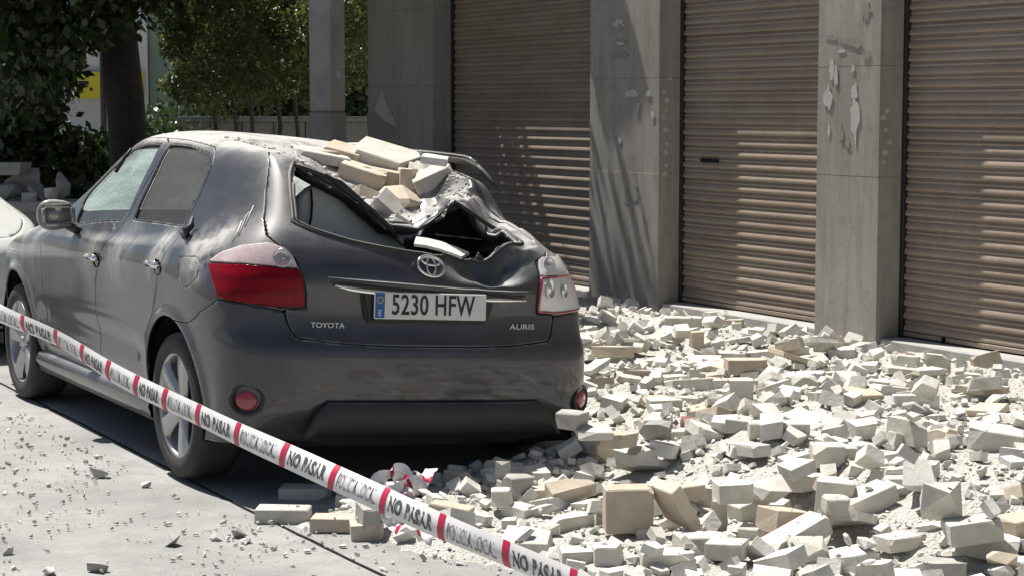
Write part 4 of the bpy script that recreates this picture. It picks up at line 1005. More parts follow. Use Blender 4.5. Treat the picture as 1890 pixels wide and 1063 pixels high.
# street tree with the thick dark trunk
tp = at_depth(232, 250, 19.0); rr = random.Random(5)
tree = empty('street_tree', (tp[0], tp[1], PV)); tag(tree, 'street tree with thick dark trunk and hanging shaded foliage', 'tree')
limbs('trunk', [([Vector((.06, 0, 0)), Vector((.04, 0, .8)), Vector((0, 0, 1.6)), Vector((-.07, 0, 2.4)), Vector((-.12, .1, 3.4)), Vector((-.1, .2, 4.6))], .215, .15),
                ([Vector((-.10, 0, 2.6)), Vector((-.7, -.3, 3.5)), Vector((-1.6, -.8, 4.2))], .10, .04), ([Vector((-.12, .1, 3.2)), Vector((.5, .5, 4.2)), Vector((1.2, .8, 5.0))], .10, .04),
                ([Vector((-.1, .1, 3.0)), Vector((-.9, .9, 4.0)), Vector((-1.6, 1.8, 4.6))], .09, .03)], M['bark'], tree, 12)
cl = []
for k in range(58):
    a = rr.uniform(0, 2*math.pi); d = rr.uniform(.2, 2.9)**.9; cl.append(((-.9+d*math.cos(a), .9+d*math.sin(a), rr.uniform(3.3, 6.2)-.12*d), rr.uniform(.45, .8)))
for (px, py, Z, r_) in ((20,30,18,.42),(70,60,18.4,.40),(120,40,18.0,.45),(60,105,18,.36),(150,10,17.8,.5),(10,120,18.6,.5),(240,-20,18.0,.45),(105,115,18.5,.3),(40,-40,18,.6),(290,-40,18.8,.4), (200,25,18.9,.4), (25,170,19.2,.42),(0,60,18.8,.5),(90,150,19.4,.35),(100,60,19.5,.4)):
    p = at_depth(px, py, Z)-np.array([tp[0], tp[1], PV]); cl.append((tuple(p), r_))
for k in range(230):  # extra foliage above the view, added to darken the end pillar and shutter
    x_ = rr.uniform(.4, 3.75); y_ = rr.uniform(6.0, 12.5)
    if y_ < 7.6 and x_ > 3.3: continue
    cl.append(((x_-tp[0], y_-tp[1], rr.uniform(3.15, 5.2)), rr.uniform(.45, .7)))
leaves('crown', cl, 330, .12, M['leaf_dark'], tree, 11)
# tall leafy shrub beyond the end of the building, lit from above
sp = at_depth(505, 250, 21.5); shrub = empty('garden_shrub', (sp[0], sp[1], .06)); tag(shrub, 'tall green multi-stem shrub with sunlit leaves beside the utility post', 'shrub')
paths = []
for k in range(7):
    a = at_depth(440+k*25, 262, 21.5+.4*math.sin(k*2.1))-sp; b = at_depth(380+k*42, 120-20*(k % 2), 21.5+.7*math.cos(k*1.7))-sp; a = (a[0], a[1], 0)
    paths.append((wob(a, (b[0], b[1], b[2]+sp[2]), 6, .05, rr), .045, .014))
limbs('stem', paths, M['twig'], shrub)
cl = []
for k in range(150):
    px = rr.uniform(300, 690); py = rr.uniform(-130, 190)-(.12*abs(px-480) if px < 480 else 0)*0; Z = rr.uniform(20.6, 22.8)
    if py > 150 and rr.random() < .45: continue
    p = at_depth(px, py, Z)-np.array([sp[0], sp[1], .06]); cl.append((tuple(p), rr.uniform(.15, .30)))
leaves('crown', cl, 800, .060, M['leaf'], shrub, 12)
# dark bushes to the left
for i, (px0, px1, py0, Z, mt, lab) in enumerate(((-60, 70, 130, 21.0, 'leaf_dark', 'dark rounded bush under the street tree'), (30, 85, 150, 21.6, 'leaf_dark', 'narrow dark bush beside the rounded bush'), (110, 215, 275, 21.5, 'leaf_dark', 'low dark bush in front of the yellow sign'), (250, 345, 232, 23.5, 'leaf_dark', 'low dark bush at the foot of the green wall'))):
    c = at_depth((px0+px1)/2, 300, Z); b = empty('bush', (c[0], c[1], .06)); tag(b, lab, 'bush', 'bushes at the end of the street'); cl = []
    for k in range(22):
        px = rr.uniform(px0, px1); py = rr.uniform(py0, 380); p = at_depth(px, py, Z+rr.uniform(-.3, .5))-np.array([c[0], c[1], .06]); cl.append((tuple(p), rr.uniform(.25, .42)))
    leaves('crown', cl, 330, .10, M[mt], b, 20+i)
    limbs('stem', [(wob((.2*s, 0, 0), (.35*s, .1, 1.0), 4, .04, rr), .03, .012) for s in (-1, 0, 1)], M['twig'], b)
# low white garden wall behind the shrub
a = at_depth(330, 216, 24.5); b = at_depth(740, 216, 24.5)
gw = empty('garden_wall', ((a[0]+b[0])/2, (a[1]+b[1])/2, .06), math.atan2(b[1]-a[1], b[0]-a[0])); tag(gw, 'low whitish panelled garden wall behind the shrub', 'wall')
Lw = math.hypot(b[0]-a[0], b[1]-a[1]); M['whitewash'] = varied('whitewash', (0.15, 0.147, 0.137), (0.24, 0.235, 0.22), 6, .9, 0, .004, 40)
zt = a[2]-.06
bm_obj('base', box_bm(-Lw/2, Lw/2, -.10, .10, 0, zt-.55, .01), M['whitewash'], gw); bm_obj('coping', box_bm(-Lw/2-.03, Lw/2+.03, -.13, .13, zt-.07, zt, .015, 2), M['whitewash'], gw)
npan = 7
for k in range(npan): bm_obj('panel', box_bm(-Lw/2+k*Lw/npan+.006, -Lw/2+(k+1)*Lw/npan-.006, -.07, .07, zt-.549, zt-.071, .008), M['whitewash'], gw)
# far pale building with the yellow sign, green-painted part to its right
fb = empty('far_building', tuple(at_depth(260, 250, 34.0)[:2])+(.06,), -YAW+.05); tag(fb, 'pale far building with a yellow sign and a green-painted wall', 'building')
def FB(px0, px1, z0, z1, y0, y1, mat, name, par=None, bev=.01, z=34.0):
    k = z/FPX; return bm_obj(name, box_bm((px0-260)*k, (px1-260)*k, y0, y1, z0, z1, bev), mat, par or fb)
M['pale_wall'] = varied('pale_render', (0.50, 0.49, 0.46), (0.62, 0.61, 0.58), 2, .9, 0, .004, 30); M['green_wall'] = varied('green_render', (0.16, 0.22, 0.17), (0.23, 0.29, 0.23), 2, .9, 0, .004, 30)
FB(-320, 252, 0, 7, 0, 3, M['pale_wall'], 'wall'); FB(253.5, 276, 0, 7, -.12, 3, M['pale_wall'], 'pilaster'); FB(277, 420, 0, 7, -.02, 3, M['green_wall'], 'green_wall'); FB(421.5, 900, 0, 7, 1.5, 3, M['green_wall'], 'wall')
FB(-320, 900, 7.0, 7.4, -.4, 3, M['pale_wall'], 'cornice')
M['yellow_sign'] = simple('yellow_sign_paint', (0.62, 0.50, 0.02), .5)
z_ = lambda py: 1.588-(py-200)*34.0/FPX
sg = FB(147, 269, z_(190), z_(141), -.20, -.125, M['yellow_sign'], 'sign_board')
for (a_, b_, c_, d_) in ((152, 170, 158, 165), (172, 177, 170, 176), (166, 182, 146, 149)): FB(a_, b_, z_(d_), z_(c_), -.206, -.2005, M['ink'], 'sign_mark', sg, 0)
for (a_, b_) in ((-120, -60), (20, 70)):
    w = FB(a_, b_, 2.2, 3.6, -.03, .04, M['whitewash'], 'window'); FB(a_+5, b_-5, 2.28, 3.52, -.05, -.031, M['dark'], 'pane', w)
# slim dark pole in front of the sign
q = at_depth(192, 250, 27.0); v, f = tube([(0, 0, 0), (0, 0, 3.6)], .045, 8); o = mesh_obj('sign_pole', v, f, M['black_plastic'], None, True, loc=(q[0], q[1], .0)); tag(o, 'slim dark pole standing in front of the yellow sign', 'pole')
# dark trees standing beyond the garden wall
for i, (px0, px1, Z, lab) in enumerate(((345, 470, 26.5, 'dark dense tree behind the garden wall nearest the green wall'), (460, 590, 27.2, 'dark dense tree behind the middle of the garden wall'), (580, 730, 26.5, 'dark dense tree behind the garden wall next to the building'))):
    c = at_depth((px0+px1)/2, 300, Z); b = empty('background_tree', (c[0], c[1], .06)); tag(b, lab, 'tree', 'trees beyond the garden wall'); cl = []
    for k in range(34):
        px = rr.uniform(px0, px1); py = rr.uniform(-180, 235); p = at_depth(px, py, Z+rr.uniform(-.5, .6))-np.array([c[0], c[1], .06]); cl.append((tuple(p), rr.uniform(.32, .5)))
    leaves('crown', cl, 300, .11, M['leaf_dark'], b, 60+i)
    limbs('trunk', [(wob((0, 0, 0), (.1, .1, 3.2), 6, .06, rr), .10, .05)], M['bark'], b)
# dark hedge closing the street behind the bushes
hc = at_depth(60, 300, 27.5); hd = empty('hedge', (hc[0], hc[1], .0), -YAW); tag(hd, 'long dark clipped hedge behind the bushes and the parked cars', 'hedge')
cl = [((rr.uniform(-3.2, 3.4), rr.uniform(-.25, .25), rr.uniform(.25, 1.05)), rr.uniform(.3, .42)) for k in range(46)]
leaves('foliage', cl, 160, .10, M['leaf_dark'], hd, 31)
bm_obj('hedge_core', box_bm(-3.3, 3.5, -.2, .2, .0, 1.05, .1, 2), M['bark'], hd)
# pale triangular piece and darker patch below it on the end pillar
scrap(p1, [(706,168),(716,196),(734,236),(712,226),(690,204),(698,188)], M['paper'], 'poster_scrap', out=.006)
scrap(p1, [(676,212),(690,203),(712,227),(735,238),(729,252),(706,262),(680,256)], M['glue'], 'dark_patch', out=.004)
# ------------------------------------------------------------------ fallen bricks and rubble
HX0, HY0, HS = -2.6, -6.2, 0.02; HNX, HNY = int(6.7/HS), int(15.2/HS)
def H_ij(x, y): return (np.asarray(x)-HX0)/HS, (np.asarray(y)-HY0)/HS
gx = HX0+(np.arange(HNX)+.5)*HS; gy = HY0+(np.arange(HNY)+.5)*HS
GX, GY = np.meshgrid(gx, gy, indexing='ij')
def fnoise(sc, seed, n=180):
    """smooth noise on the height grid"""
    rg = np.random.default_rng(seed); nx, ny = int(6.7*sc)+4, int(15.2*sc)+4; R = rg.uniform(-1, 1, (nx, ny))
    u = (GX-HX0)*sc; v = (GY-HY0)*sc; i = np.floor(u).astype(int); j = np.floor(v).astype(int); a = u-i; b = v-j; a = a*a*(3-2*a); b = b*b*(3-2*b)
    return R[i, j]*(1-a)*(1-b)+R[i+1, j]*a*(1-b)+R[i, j+1]*(1-a)*b+R[i+1, j+1]*a*b
# where rubble lies: right of and behind the car, thinning towards the road
edge = np.interp(GY, [-6.2, -3.2, -2.2, -1.5, -1.12, -.80, -.55, -.2, .6, 9.0], [-.5, -.52, -.48, -.60, -.80, -.30, .30, .72, .98, 1.05])+0.10*fnoise(2.2, 5)+.05*fnoise(6, 6)
inside = np.clip((GX-edge)/.35, 0, 1)*np.clip((3.99-GX)/.02, 0, 1)
base = np.where(GX > 1.155, PV, 0.0)
soft_step = np.clip((GX-.75)/.5, 0, 1)*PV
mound = 0.042+.022*np.exp(-((GX-1.9)/.8)**2)+.04*np.exp(-((GX-1.3)/.6)**2-((GY+1.6)/.8)**2)+.035*fnoise(1.4, 1)+.02*fnoise(4, 2)+.012*fnoise(10, 3)+.008*fnoise(20, 4)
wallfade = np.clip((4.05-GX)/.5, .25, 1)
BED = np.maximum(base, np.where(inside > 0, soft_step, 0))*1.0 + inside*np.maximum(mound, .012)*wallfade - (inside <= 0)*.03
HT = np.maximum(BED, base)
step = 2
V = []; Fc = []; ids = -np.ones((HNX, HNY), int)
for i in range(0, HNX, step):
    for j in range(0, HNY, step):
        if inside[i, j] > 0 or inside[max(i-step, 0):i+step+1, max(j-step, 0):j+step+1].max() > 0:
            ids[i, j] = len(V); V.append((gx[i], gy[j], BED[i, j] if inside[i, j] > 0 else -.01))
for i in range(0, HNX-step, step):
    for j in range(0, HNY-step, step):
        q = (ids[i, j], ids[i+step, j], ids[i+step, j+step], ids[i, j+step])
        if min(q) >= 0: Fc.append(q)
def bed_mat():
    m, nt, b = new_mat('rubble_bed'); v = coords(nt)
    n1 = noise_tex(nt, v, 6, 8, .7); n2 = noise_tex(nt, v, 45, 6, .75); vo = N(nt, 'ShaderNodeTexVoronoi'); vo.inputs['Scale'].default_value = 70; nt.links.new(v, vo.inputs['Vector'])
    c = ramp(nt, n1, [(.3, (.50, .485, .44)), (.7, (.66, .65, .605))]); c = mixc(nt, ramp(nt, n2, [(.35, .55), (.55, 0.0)]), c, (.30, .285, .25))
    nt.links.new(c, b.inputs['Base Color']); b.inputs['Roughness'].default_value = .97
    bump(nt, b, math_n(nt, 'ADD', n2, math_n(nt, 'MULTIPLY', vo.outputs['Distance'], .8)), .9, .02); return m
M['bed'] = bed_mat()
tag(mesh_obj('rubble_bed', V, Fc, M['bed'], smooth=True), 'bed of crushed plaster and mortar dust covering the pavement', 'rubble', kind='stuff')
RB = random.Random(21)
def h_at(x, y):
    i = int((x-HX0)/HS); j = int((y-HY0)/HS)
    return HT[min(max(i, 0), HNX-1), min(max(j, 0), HNY-1)]
# --- brick shapes
def rough(bm, j, rr):
    for v in bm.verts: v.co += Vector((rr.uniform(-j, j), rr.uniform(-j, j), rr.uniform(-j, j)))
def slice_off(bm, co, no):
    g = bm.verts[:]+bm.edges[:]+bm.faces[:]
    r = bmesh.ops.bisect_plane(bm, geom=g, plane_co=co, plane_no=no, clear_outer=True)
    e = [x for x in r['geom_cut'] if isinstance(x, bmesh.types.BMEdge)]
    if e: bmesh.ops.holes_fill(bm, edges=bm.edges[:], sides=0)
def brick_shape(l, w, h, kind, rr):
    """kind: whole, half, shard, slab, bullnose, chunk; lies flat, centre at the origin"""
    if kind in ('shard', 'chunk'):
        bm = bmesh.new(); pts = []
        n = 11 if kind == 'chunk' else 8
        for k in range(n):
            d = Vector((rr.gauss(0, 1), rr.gauss(0, 1), rr.gauss(0, 1))).normalized(); pts.append(Vector((d.x*l/2, d.y*w/2, d.z*h/2))*rr.uniform(.85, 1.15))
        if kind == 'shard':
            pts += [Vector((s*l*.42, rr.uniform(-.4, .4)*w, t*h*.45)) for s in (-1, 1) for t in (-1, 1)]
        for p in pts: bm.verts.new(p)
        r = bmesh.ops.convex_hull(bm, input=bm.verts[:]); bmesh.ops.delete(bm, geom=[g for g in r['geom_interior'] if isinstance(g, bmesh.types.BMVert)], context='VERTS')
        return bm
    bm = box_bm(-l/2, l/2, -w/2, w/2, -h/2, h/2, .004, 1)
    if kind == 'bullnose':
        bm.free(); bm = bmesh.new(); n = 7; prof = [(-l/2, -w/2), (l/2-w*.5, -w/2)]+[(l/2-w*.5+w*.5*math.sin(a), -w/2*math.cos(a)) for a in [math.pi*k/n for k in range(1, n)]]+[(l/2-w*.5, w/2), (-l/2, w/2)]
        lo = [bm.verts.new((a, b, -h/2)) for a, b in prof]; hi = [bm.verts.new((a, b, h/2)) for a, b in prof]; m = len(prof)
        bm.faces.new(hi); bm.faces.new(lo[::-1])
        for k in range(m): bm.faces.new((lo[k], lo[(k+1) % m], hi[(k+1) % m], hi[k]))
        rough(bm, .002, rr); return bm
    if kind in ('half', 'slab'):
        a = rr.uniform(-.5, .5); slice_off(bm, (l*rr.uniform(.18, .36), 0, 0), (math.cos(a), math.sin(a), rr.uniform(-.35, .35)))
        if rr.random() < .6: slice_off(bm, (l*rr.uniform(.0, .2), w*.42, 0), (rr.uniform(.1, .6), 1, rr.uniform(-.3, .3)))
    for _ in range(rr.choice((1, 1, 2, 2, 3))):
        sx, sy, sz = rr.choice((-1, 1)), rr.choice((-1, 1)), rr.choice((-1, 1)); k = rr.uniform(.010, .030)
        n = Vector((sx*rr.uniform(.3, 1), sy*rr.uniform(.3, 1), sz*rr.uniform(.3, 1))).normalized(); slice_off(bm, Vector((sx*l/2, sy*w/2, sz*h/2))-n*k, n)
    rough(bm, .0018, rr); return bm
def mesh_from(bm, name, mat):
    bmesh.ops.recalc_face_normals(bm, faces=bm.faces[:]); me = bpy.data.meshes.new(name); bm.to_mesh(me); bm.free(); me.materials.append(mat); return me
KINDS = {  # name, size, shape, label, group, category, variants
 'whole': ('brick', 'whole', 'whole cream brick lying among the rubble on the pavement', 'whole fallen bricks', 'brick'),
 'half': ('broken_brick', 'half', 'cream brick snapped in two, one end jagged, in the rubble', 'snapped bricks', 'brick'),
 'bullnose': ('rounded_brick', 'bullnose', 'cream brick with one rounded end in the rubble', 'round-ended bricks', 'brick'),
 'slab': ('facing_slab', 'slab', 'thin flat broken slab of cream facing in the rubble', 'broken facing slabs', 'slab'),
 'chunk': ('mortar_chunk', 'chunk', 'rough grey lump of mortar lying in the rubble', 'mortar lumps', 'rubble piece'),
 'shard': ('brick_shard', 'shard', 'sharp-edged shard of cream brick in the rubble', 'brick shards', 'rubble piece'),
}
NOUN = {'whole': 'whole brick', 'half': 'snapped brick', 'bullnose': 'round-ended brick', 'slab': 'thin broken slab', 'chunk': 'rough mortar lump', 'shard': 'sharp brick shard'}
SIZES = {'whole': (.235, .112, .062), 'half': (.21, .112, .064), 'bullnose': (.20, .112, .062), 'slab': (.27, .19, .036), 'chunk': (.14, .115, .085), 'shard': (.17, .10, .065)}
VAR = {}
for kd in KINDS:
    VAR[kd] = []
    for k in range(7):
        l, w, h = SIZES[kd]; q = RB.uniform(.9, 1.1); mt = M['mortar'] if kd == 'chunk' and k % 2 else (M['plaster'] if kd == 'chunk' else (M['brick_b'] if k in (2, 6) else (M['brick_c'] if k in (1, 4, 5) else M['brick_a'])))
        VAR[kd].append((mesh_from(brick_shape(l*q, w, h, KINDS[kd][1], RB), KINDS[kd][0], mt), (l*q, w, h)))
def footprint(x, y, l, w, yaw):
    r_ = math.hypot(l, w)/2+HS; i0, i1 = int((x-r_-HX0)/HS), int((x+r_-HX0)/HS)+1; j0, j1 = int((y-r_-HY0)/HS), int((y+r_-HY0)/HS)+1
    i0, j0 = max(i0, 0), max(j0, 0); i1, j1 = min(i1, HNX), min(j1, HNY)
    if i1 <= i0 or j1 <= j0: return None
    sx = GX[i0:i1, j0:j1]-x; sy = GY[i0:i1, j0:j1]-y; c, s = math.cos(yaw), math.sin(yaw); a = sx*c+sy*s; b = -sx*s+sy*c
    return (slice(i0, i1), slice(j0, j1)), (np.abs(a) < l/2) & (np.abs(b) < w/2), a, b
def settle(x, y, l, w, h, yaw, tx=0.0, ty=0.0, sink=.006, soft=1.0):
    """rest a box of l,w,h with tilts on the height map; returns its centre and updates the map"""
    fp = footprint(x, y, max(.03, l*math.cos(ty)), max(.03, w*math.cos(tx)), yaw)
    if fp is None or not fp[1].any(): return None
    sl, m, a, b = fp; surf = HT[sl][m]; low = -math.tan(ty)*0
    # height of the tilted underside above the centre at each cell
    und = -h/2/(math.cos(tx)*math.cos(ty)) - a*math.tan(ty) + b*math.tan(tx)
    need = surf-und[m]; zc = float(np.percentile(need, 80))-sink-h*RB.uniform(.20, .48)*soft
    top = zc + (h/2/(math.cos(tx)*math.cos(ty)) - a*math.tan(ty) + b*math.tan(tx))
    HT[sl] = np.where(m, np.maximum(HT[sl], top), HT[sl])
    return zc
COUNT = {}
def place(kd, x, y, yaw, tx=0.0, ty=0.0, pose='flat', scale=1.0, mesh=None, size=None, label=None, group=None, mat=None, soft=1.0):
    me, (l, w, h) = RB.choice(VAR[kd]) if mesh is None else (mesh, size)
    l, w, h = l*scale, w*scale, h*scale; name, _, lab, grp, cat = KINDS[kd]
    R0 = Matrix.Identity(3)
    if pose == 'edge': R0 = Matrix.Rotation(math.pi/2, 3, 'X'); bl, bw, bh = l, h, w
    elif pose == 'end': R0 = Matrix.Rotation(math.pi/2, 3, 'Y'); bl, bw, bh = h, w, l
    else: bl, bw, bh = l, w, h
    z = settle(x, y, bl, bw, bh, yaw, tx, ty, soft=soft)
    if z is None: return None
    o = bpy.data.objects.new(name, me); link(o); o.location = (x, y, z)
    R = Matrix.Rotation(yaw, 3, 'Z') @ Matrix.Rotation(ty, 3, 'Y') @ Matrix.Rotation(tx, 3, 'X') @ R0
    o.rotation_euler = R.to_euler(); o.scale = (scale,)*3
    tone = {'tan_brick': 'tan', 'whitened_brick': 'whitish', 'grey_mortar': 'grey', 'plaster_rubble': 'white', 'red_clay': 'red'}.get(me.materials[0].name, 'cream')
    st = 'standing on end' if pose == 'end' else 'on its edge' if pose == 'edge' else 'tilted' if max(abs(tx), abs(ty)) > .20 else 'lying flat'
    if y < -.7 and x < 1.05: zn = 'behind the car'
    elif x < 1.45: zn = 'beside the car along the kerb'
    elif x > 3.2: zn = 'close to the letter slot shutter' if 1.82 < y < 3.63 else 'close to the lock hole shutter' if y < 1.22 else 'at the foot of the pillars' if y < 4.6 else 'close to the shaded shutter'
    elif y < -1.0: zn = 'in the open near heap'
    elif y < 1.5: zn = 'in the middle of the pavement'
    else: zn = 'on the pavement past the car boot'
    tag(o, label or ('%s %s %s %s' % (tone, NOUN[kd], st, zn)), cat, None if label else grp)
    COUNT[kd] = COUNT.get(kd, 0)+1
    return o
# --- bricks one can pick out in the picture: base point in pixels, size in metres, heading, tilts
def at_px(px, py, z=None):
    z = .05 if z is None else z
    for _ in range(6):
        p = on_z(px, py, z); z = float(h_at(p[0], p[1]))
    return p
FEAT = [  # px, py(base centre), kind, (l,w,h), yaw relative to the picture plane (deg), tx, ty (deg), pose, material
 (520,964,'whole',(.205,.11,.060),-3,0,0,'flat','brick_a'), (615,982,'whole',(.17,.11,.055),-4,0,0,'flat','brick_b'), (676,996,'bullnose',(.125,.11,.060),8,0,0,'flat','brick_b'),
 (560,918,'whole',(.20,.11,.05),-5,0,0,'flat','brick_a'), (690,968,'half',(.12,.11,.08),20,10,0,'flat','mortar'), (645,936,'half',(.11,.11,.055),0,0,0,'flat','brick_a'),
 (832,956,'whole',(.16,.10,.055),-12,0,8,'flat','brick_b'), (931,955,'half',(.10,.09,.065),0,0,0,'flat','brick_a'), (990,1022,'slab',(.24,.17,.055),-10,8,0,'flat','brick_a'),
 (1070,1044,'whole',(.13,.11,.05),5,0,0,'flat','brick_a'), (928,912,'shard',(.07,.06,.10),10,0,0,'flat','mortar'), (1055,940,'slab',(.19,.09,.05),18,20,-10,'flat','brick_b'),
 (1105,906,'slab',(.18,.13,.035),8,8,0,'flat','brick_a'), (1160,992,'whole',(.17,.11,.16),5,0,0,'flat','brick_b'), (1255,995,'slab',(.24,.16,.05),28,0,58,'flat','brick_b'),
 (1328,988,'shard',(.07,.08,.15),0,0,0,'flat','brick_a'), (1385,962,'whole',(.13,.11,.075),25,0,-12,'flat','brick_a'), (1545,976,'whole',(.135,.12,.14),-14,0,4,'flat','brick_a'),
 (1470,1024,'whole',(.25,.11,.07),28,0,-20,'flat','brick_a'), (1295,1026,'whole',(.17,.12,.06),12,0,0,'flat','brick_a'), (1552,1014,'half',(.11,.10,.06),5,0,0,'flat','brick_a'),
 (1494,1046,'shard',(.15,.12,.09),12,0,0,'flat','brick_a'), (1232,1057,'whole',(.18,.11,.06),4,0,0,'flat','brick_a'), (1742,984,'bullnose',(.15,.11,.07),180,0,0,'flat','mortar'),
 (1832,980,'whole',(.20,.12,.08),-18,0,10,'flat','brick_a'), (1800,1060,'whole',(.18,.12,.075),4,0,-6,'flat','brick_a'), (1128,1044,'half',(.12,.10,.065),6,0,0,'flat','brick_a'),
 (1604,904,'whole',(.21,.12,.075),26,0,-16,'flat','brick_a'), (1845,834,'whole',(.22,.16,.09),-14,6,6,'flat','brick_a'), (1530,856,'whole',(.125,.11,.085),0,0,0,'flat','brick_a'),
 (1308,874,'bullnose',(.10,.09,.075),70,0,0,'flat','brick_a'), (1358,872,'bullnose',(.14,.10,.07),10,0,0,'flat','brick_a'), (1440,806,'whole',(.25,.11,.065),-3,0,0,'flat','brick_a'),
 (1228,744,'half',(.15,.12,.07),8,0,0,'flat','brick_a'), (1370,740,'whole',(.115,.10,.12),-6,0,0,'flat','brick_a'), (1380,690,'bullnose',(.22,.14,.08),4,0,0,'flat','brick_b'),
 (1242,652,'slab',(.26,.12,.05),-38,25,0,'flat','brick_a'), (1262,606,'whole',(.24,.12,.10),-2,0,0,'flat','brick_a'), (1156,614,'whole',(.18,.11,.055),0,0,0,'flat','brick_b'),
 (1180,660,'slab',(.20,.15,.05),-15,-18,0,'flat','brick_a'), (1222,806,'chunk',(.18,.15,.12),10,0,0,'flat','mortar'), (1275,800,'shard',(.10,.06,.05),-20,0,0,'flat','redbrick'),
 (1800,660,'whole',(.22,.11,.08),12,0,-10,'flat','brick_a'), (1120,860,'half',(.13,.11,.08),20,0,0,'flat','brick_b'), (1080,835,'chunk',(.15,.13,.15),0,0,0,'flat','plaster'),
 (1060,905,'half',(.13,.11,.07),-15,0,0,'flat','mortar'), (960,905,'half',(.12,.11,.06),25,0,0,'flat','mortar'), (1015,1000,'shard',(.09,.07,.06),0,0,0,'flat','brick_a'),
 (1660,1010,'whole',(.14,.10,.05),30,0,0,'flat','brick_a'), (1345,1040,'whole',(.13,.11,.06),-20,0,0,'flat','brick_a'), (1420,930,'chunk',(.20,.16,.12),0,0,0,'flat','plaster'),
 (1700,900,'chunk',(.22,.18,.13),30,0,0,'flat','plaster'), (1745,905,'shard',(.16,.10,.14),0,0,0,'flat','brick_a'), (1490,720,'half',(.14,.11,.07),-5,0,0,'flat','brick_a'),
 (1600,740,'slab',(.18,.14,.05),20,12,0,'flat','brick_b'), (1560,830,'half',(.14,.11,.06),0,0,0,'flat','brick_a'), (1690,770,'chunk',(.14,.12,.09),0,0,0,'flat','mortar'), (1450,905,'whole',(.16,.12,.09),35,0,10,'flat','brick_b'),
]
NEAR = {0: 'whole cream brick with a crack across, ending the row behind the rear tyre', 1: 'tan brick lying second in the row behind the rear tyre', 2: 'short tan brick with a rounded end in the row behind the car',
        6: 'pinkish tan brick tilted beside the tape behind the car', 8: 'large pale slab lying under the red-banded tape', 14: 'tall tan slab propped steeply against a block in the rubble', 13: 'square tan block propping up a steep slab',
        18: 'long pale brick tilted on the heap before the upright block', 17: 'pale block standing upright in the heap', 37: 'pale oblong block lying at the foot of the dark-stained pillar', 28: 'big pale square brick tipped on a mound of shards', 42: 'small red clay shard in the pale rubble',
        41: 'dark grey lump of mortar beside a red clay shard', 43: 'pale brick tilted against the threshold of the shutter with the lock hole', 33: None}
rb2 = random.Random(9)
def feature(i, f):
    px, py, kd, (l, w, h), yw, tx, ty, pose, mt = f
    me = mesh_from(brick_shape(l, w, h, KINDS[kd][1] if not (kd == 'whole' and False) else 'whole', rb2), KINDS[kd][0], M[mt])
    p = at_px(px, py); p = p + np.array([_f[0], _f[1], 0])*w*.45
    return place(kd, p[0], p[1], math.radians(yw)-YAW, math.radians(tx), math.radians(ty), pose, 1.0, me, (l, w, h), NEAR.get(i), soft=.25)
# --- the rest, strewn at random over the bed
def strewn(n, kinds, weights, xr, yr, tilt, rmin=.04, clear=True, fn=place):
    k = 0; tries = 0
    while k < n and tries < n*12:
        tries += 1; x = RB.uniform(*xr); y = RB.uniform(*yr)
        i = int((x-HX0)/HS); j = int((y-HY0)/HS)
        if not (0 <= i < HNX and 0 <= j < HNY) or inside[i, j] < .35 or x > 3.80: continue
        if -1.0 < x < 1.02 and -.70 < y < 3.6: continue
        d = (np.array([x, y, .1])-CAM); zz = d@_f; px = 945+FPX*(d@_r)/zz; py = 531.5-FPX*(d@_u)/zz
        if px < 380 or px > 1980 or py > 1130: continue
        kd = RB.choices(kinds, weights)[0]; pose = RB.choices(('flat', 'edge', 'end'), (.88, .10, .02))[0] if kd in ('whole', 'half', 'bullnose') else 'flat'
        t = tilt if RB.random() < .5 else tilt*.25
        if fn(kd, x, y, RB.uniform(0, 2*math.pi), RB.uniform(-t, t), RB.uniform(-t, t), pose, RB.uniform(.70, 1.0)) is not None: k += 1
strewn(165, ('whole', 'half', 'bullnose', 'slab', 'chunk', 'shard'), (26, 44, 6, 16, 8, 9), (.0, 3.85), (-3.6, 1.6), .36)
strewn(84, ('whole', 'half', 'bullnose', 'slab', 'chunk', 'shard'), (26, 44, 6, 16, 8, 9), (1.0, 3.8), (.8, 7.2), .34)
for i, f in enumerate(FEAT): feature(i, f)
# --- smaller fragments and chips: too many to pick apart, one mesh each
def scatter_mesh(name, n, smin, smax, seed, mat, region, label, over=.12):
    rg = random.Random(seed); V = []; Fc = []; tmpl = []
    for k in range(9):
        b = brick_shape(1.0, rg.uniform(.5, .9), rg.uniform(.35, .6), ('shard' if k % 2 else 'chunk') if (smax < .05 or k % 4 == 0) else 'half', rg); bmesh.ops.recalc_face_normals(b, faces=b.faces[:]); b.verts.index_update()
        tmpl.append((np.array([v.co[:] for v in b.verts]), [tuple(v.index for v in f.verts) for f in b.faces])); b.free()
    k = 0; t_ = 0
    while k < n and t_ < n*20:
        t_ += 1; q = region(rg)
        if q is None: continue
        x, y = q; i = int((x-HX0)/HS); j = int((y-HY0)/HS)
        if not (0 <= i < HNX and 0 <= j < HNY): continue
        s = smin+(smax-smin)*rg.random()**2.2; tv, tf = rg.choice(tmpl); R = np.array(Matrix.Rotation(rg.uniform(0, 6.28), 3, 'Z') @ Matrix.Rotation(rg.gauss(0, .35), 3, 'X') @ Matrix.Rotation(rg.gauss(0, .35), 3, 'Y'))
        P = tv@R.T*s; z = HT[i, j]-P[:, 2].min()*.8
        if HT[i, j]-h0(x, y) > .03 and rg.random() > over: continue
        m = len(V); V += list(P+np.array([x, y, z])); Fc += [tuple(a+m for a in f) for f in tf]; k += 1
    o = mesh_obj(name, V, Fc, mat); tag(o, label, 'rubble', kind='stuff'); return o
def h0(x, y): return BED[min(max(int((x-HX0)/HS), 0), HNX-1), min(max(int((y-HY0)/HS), 0), HNY-1)]
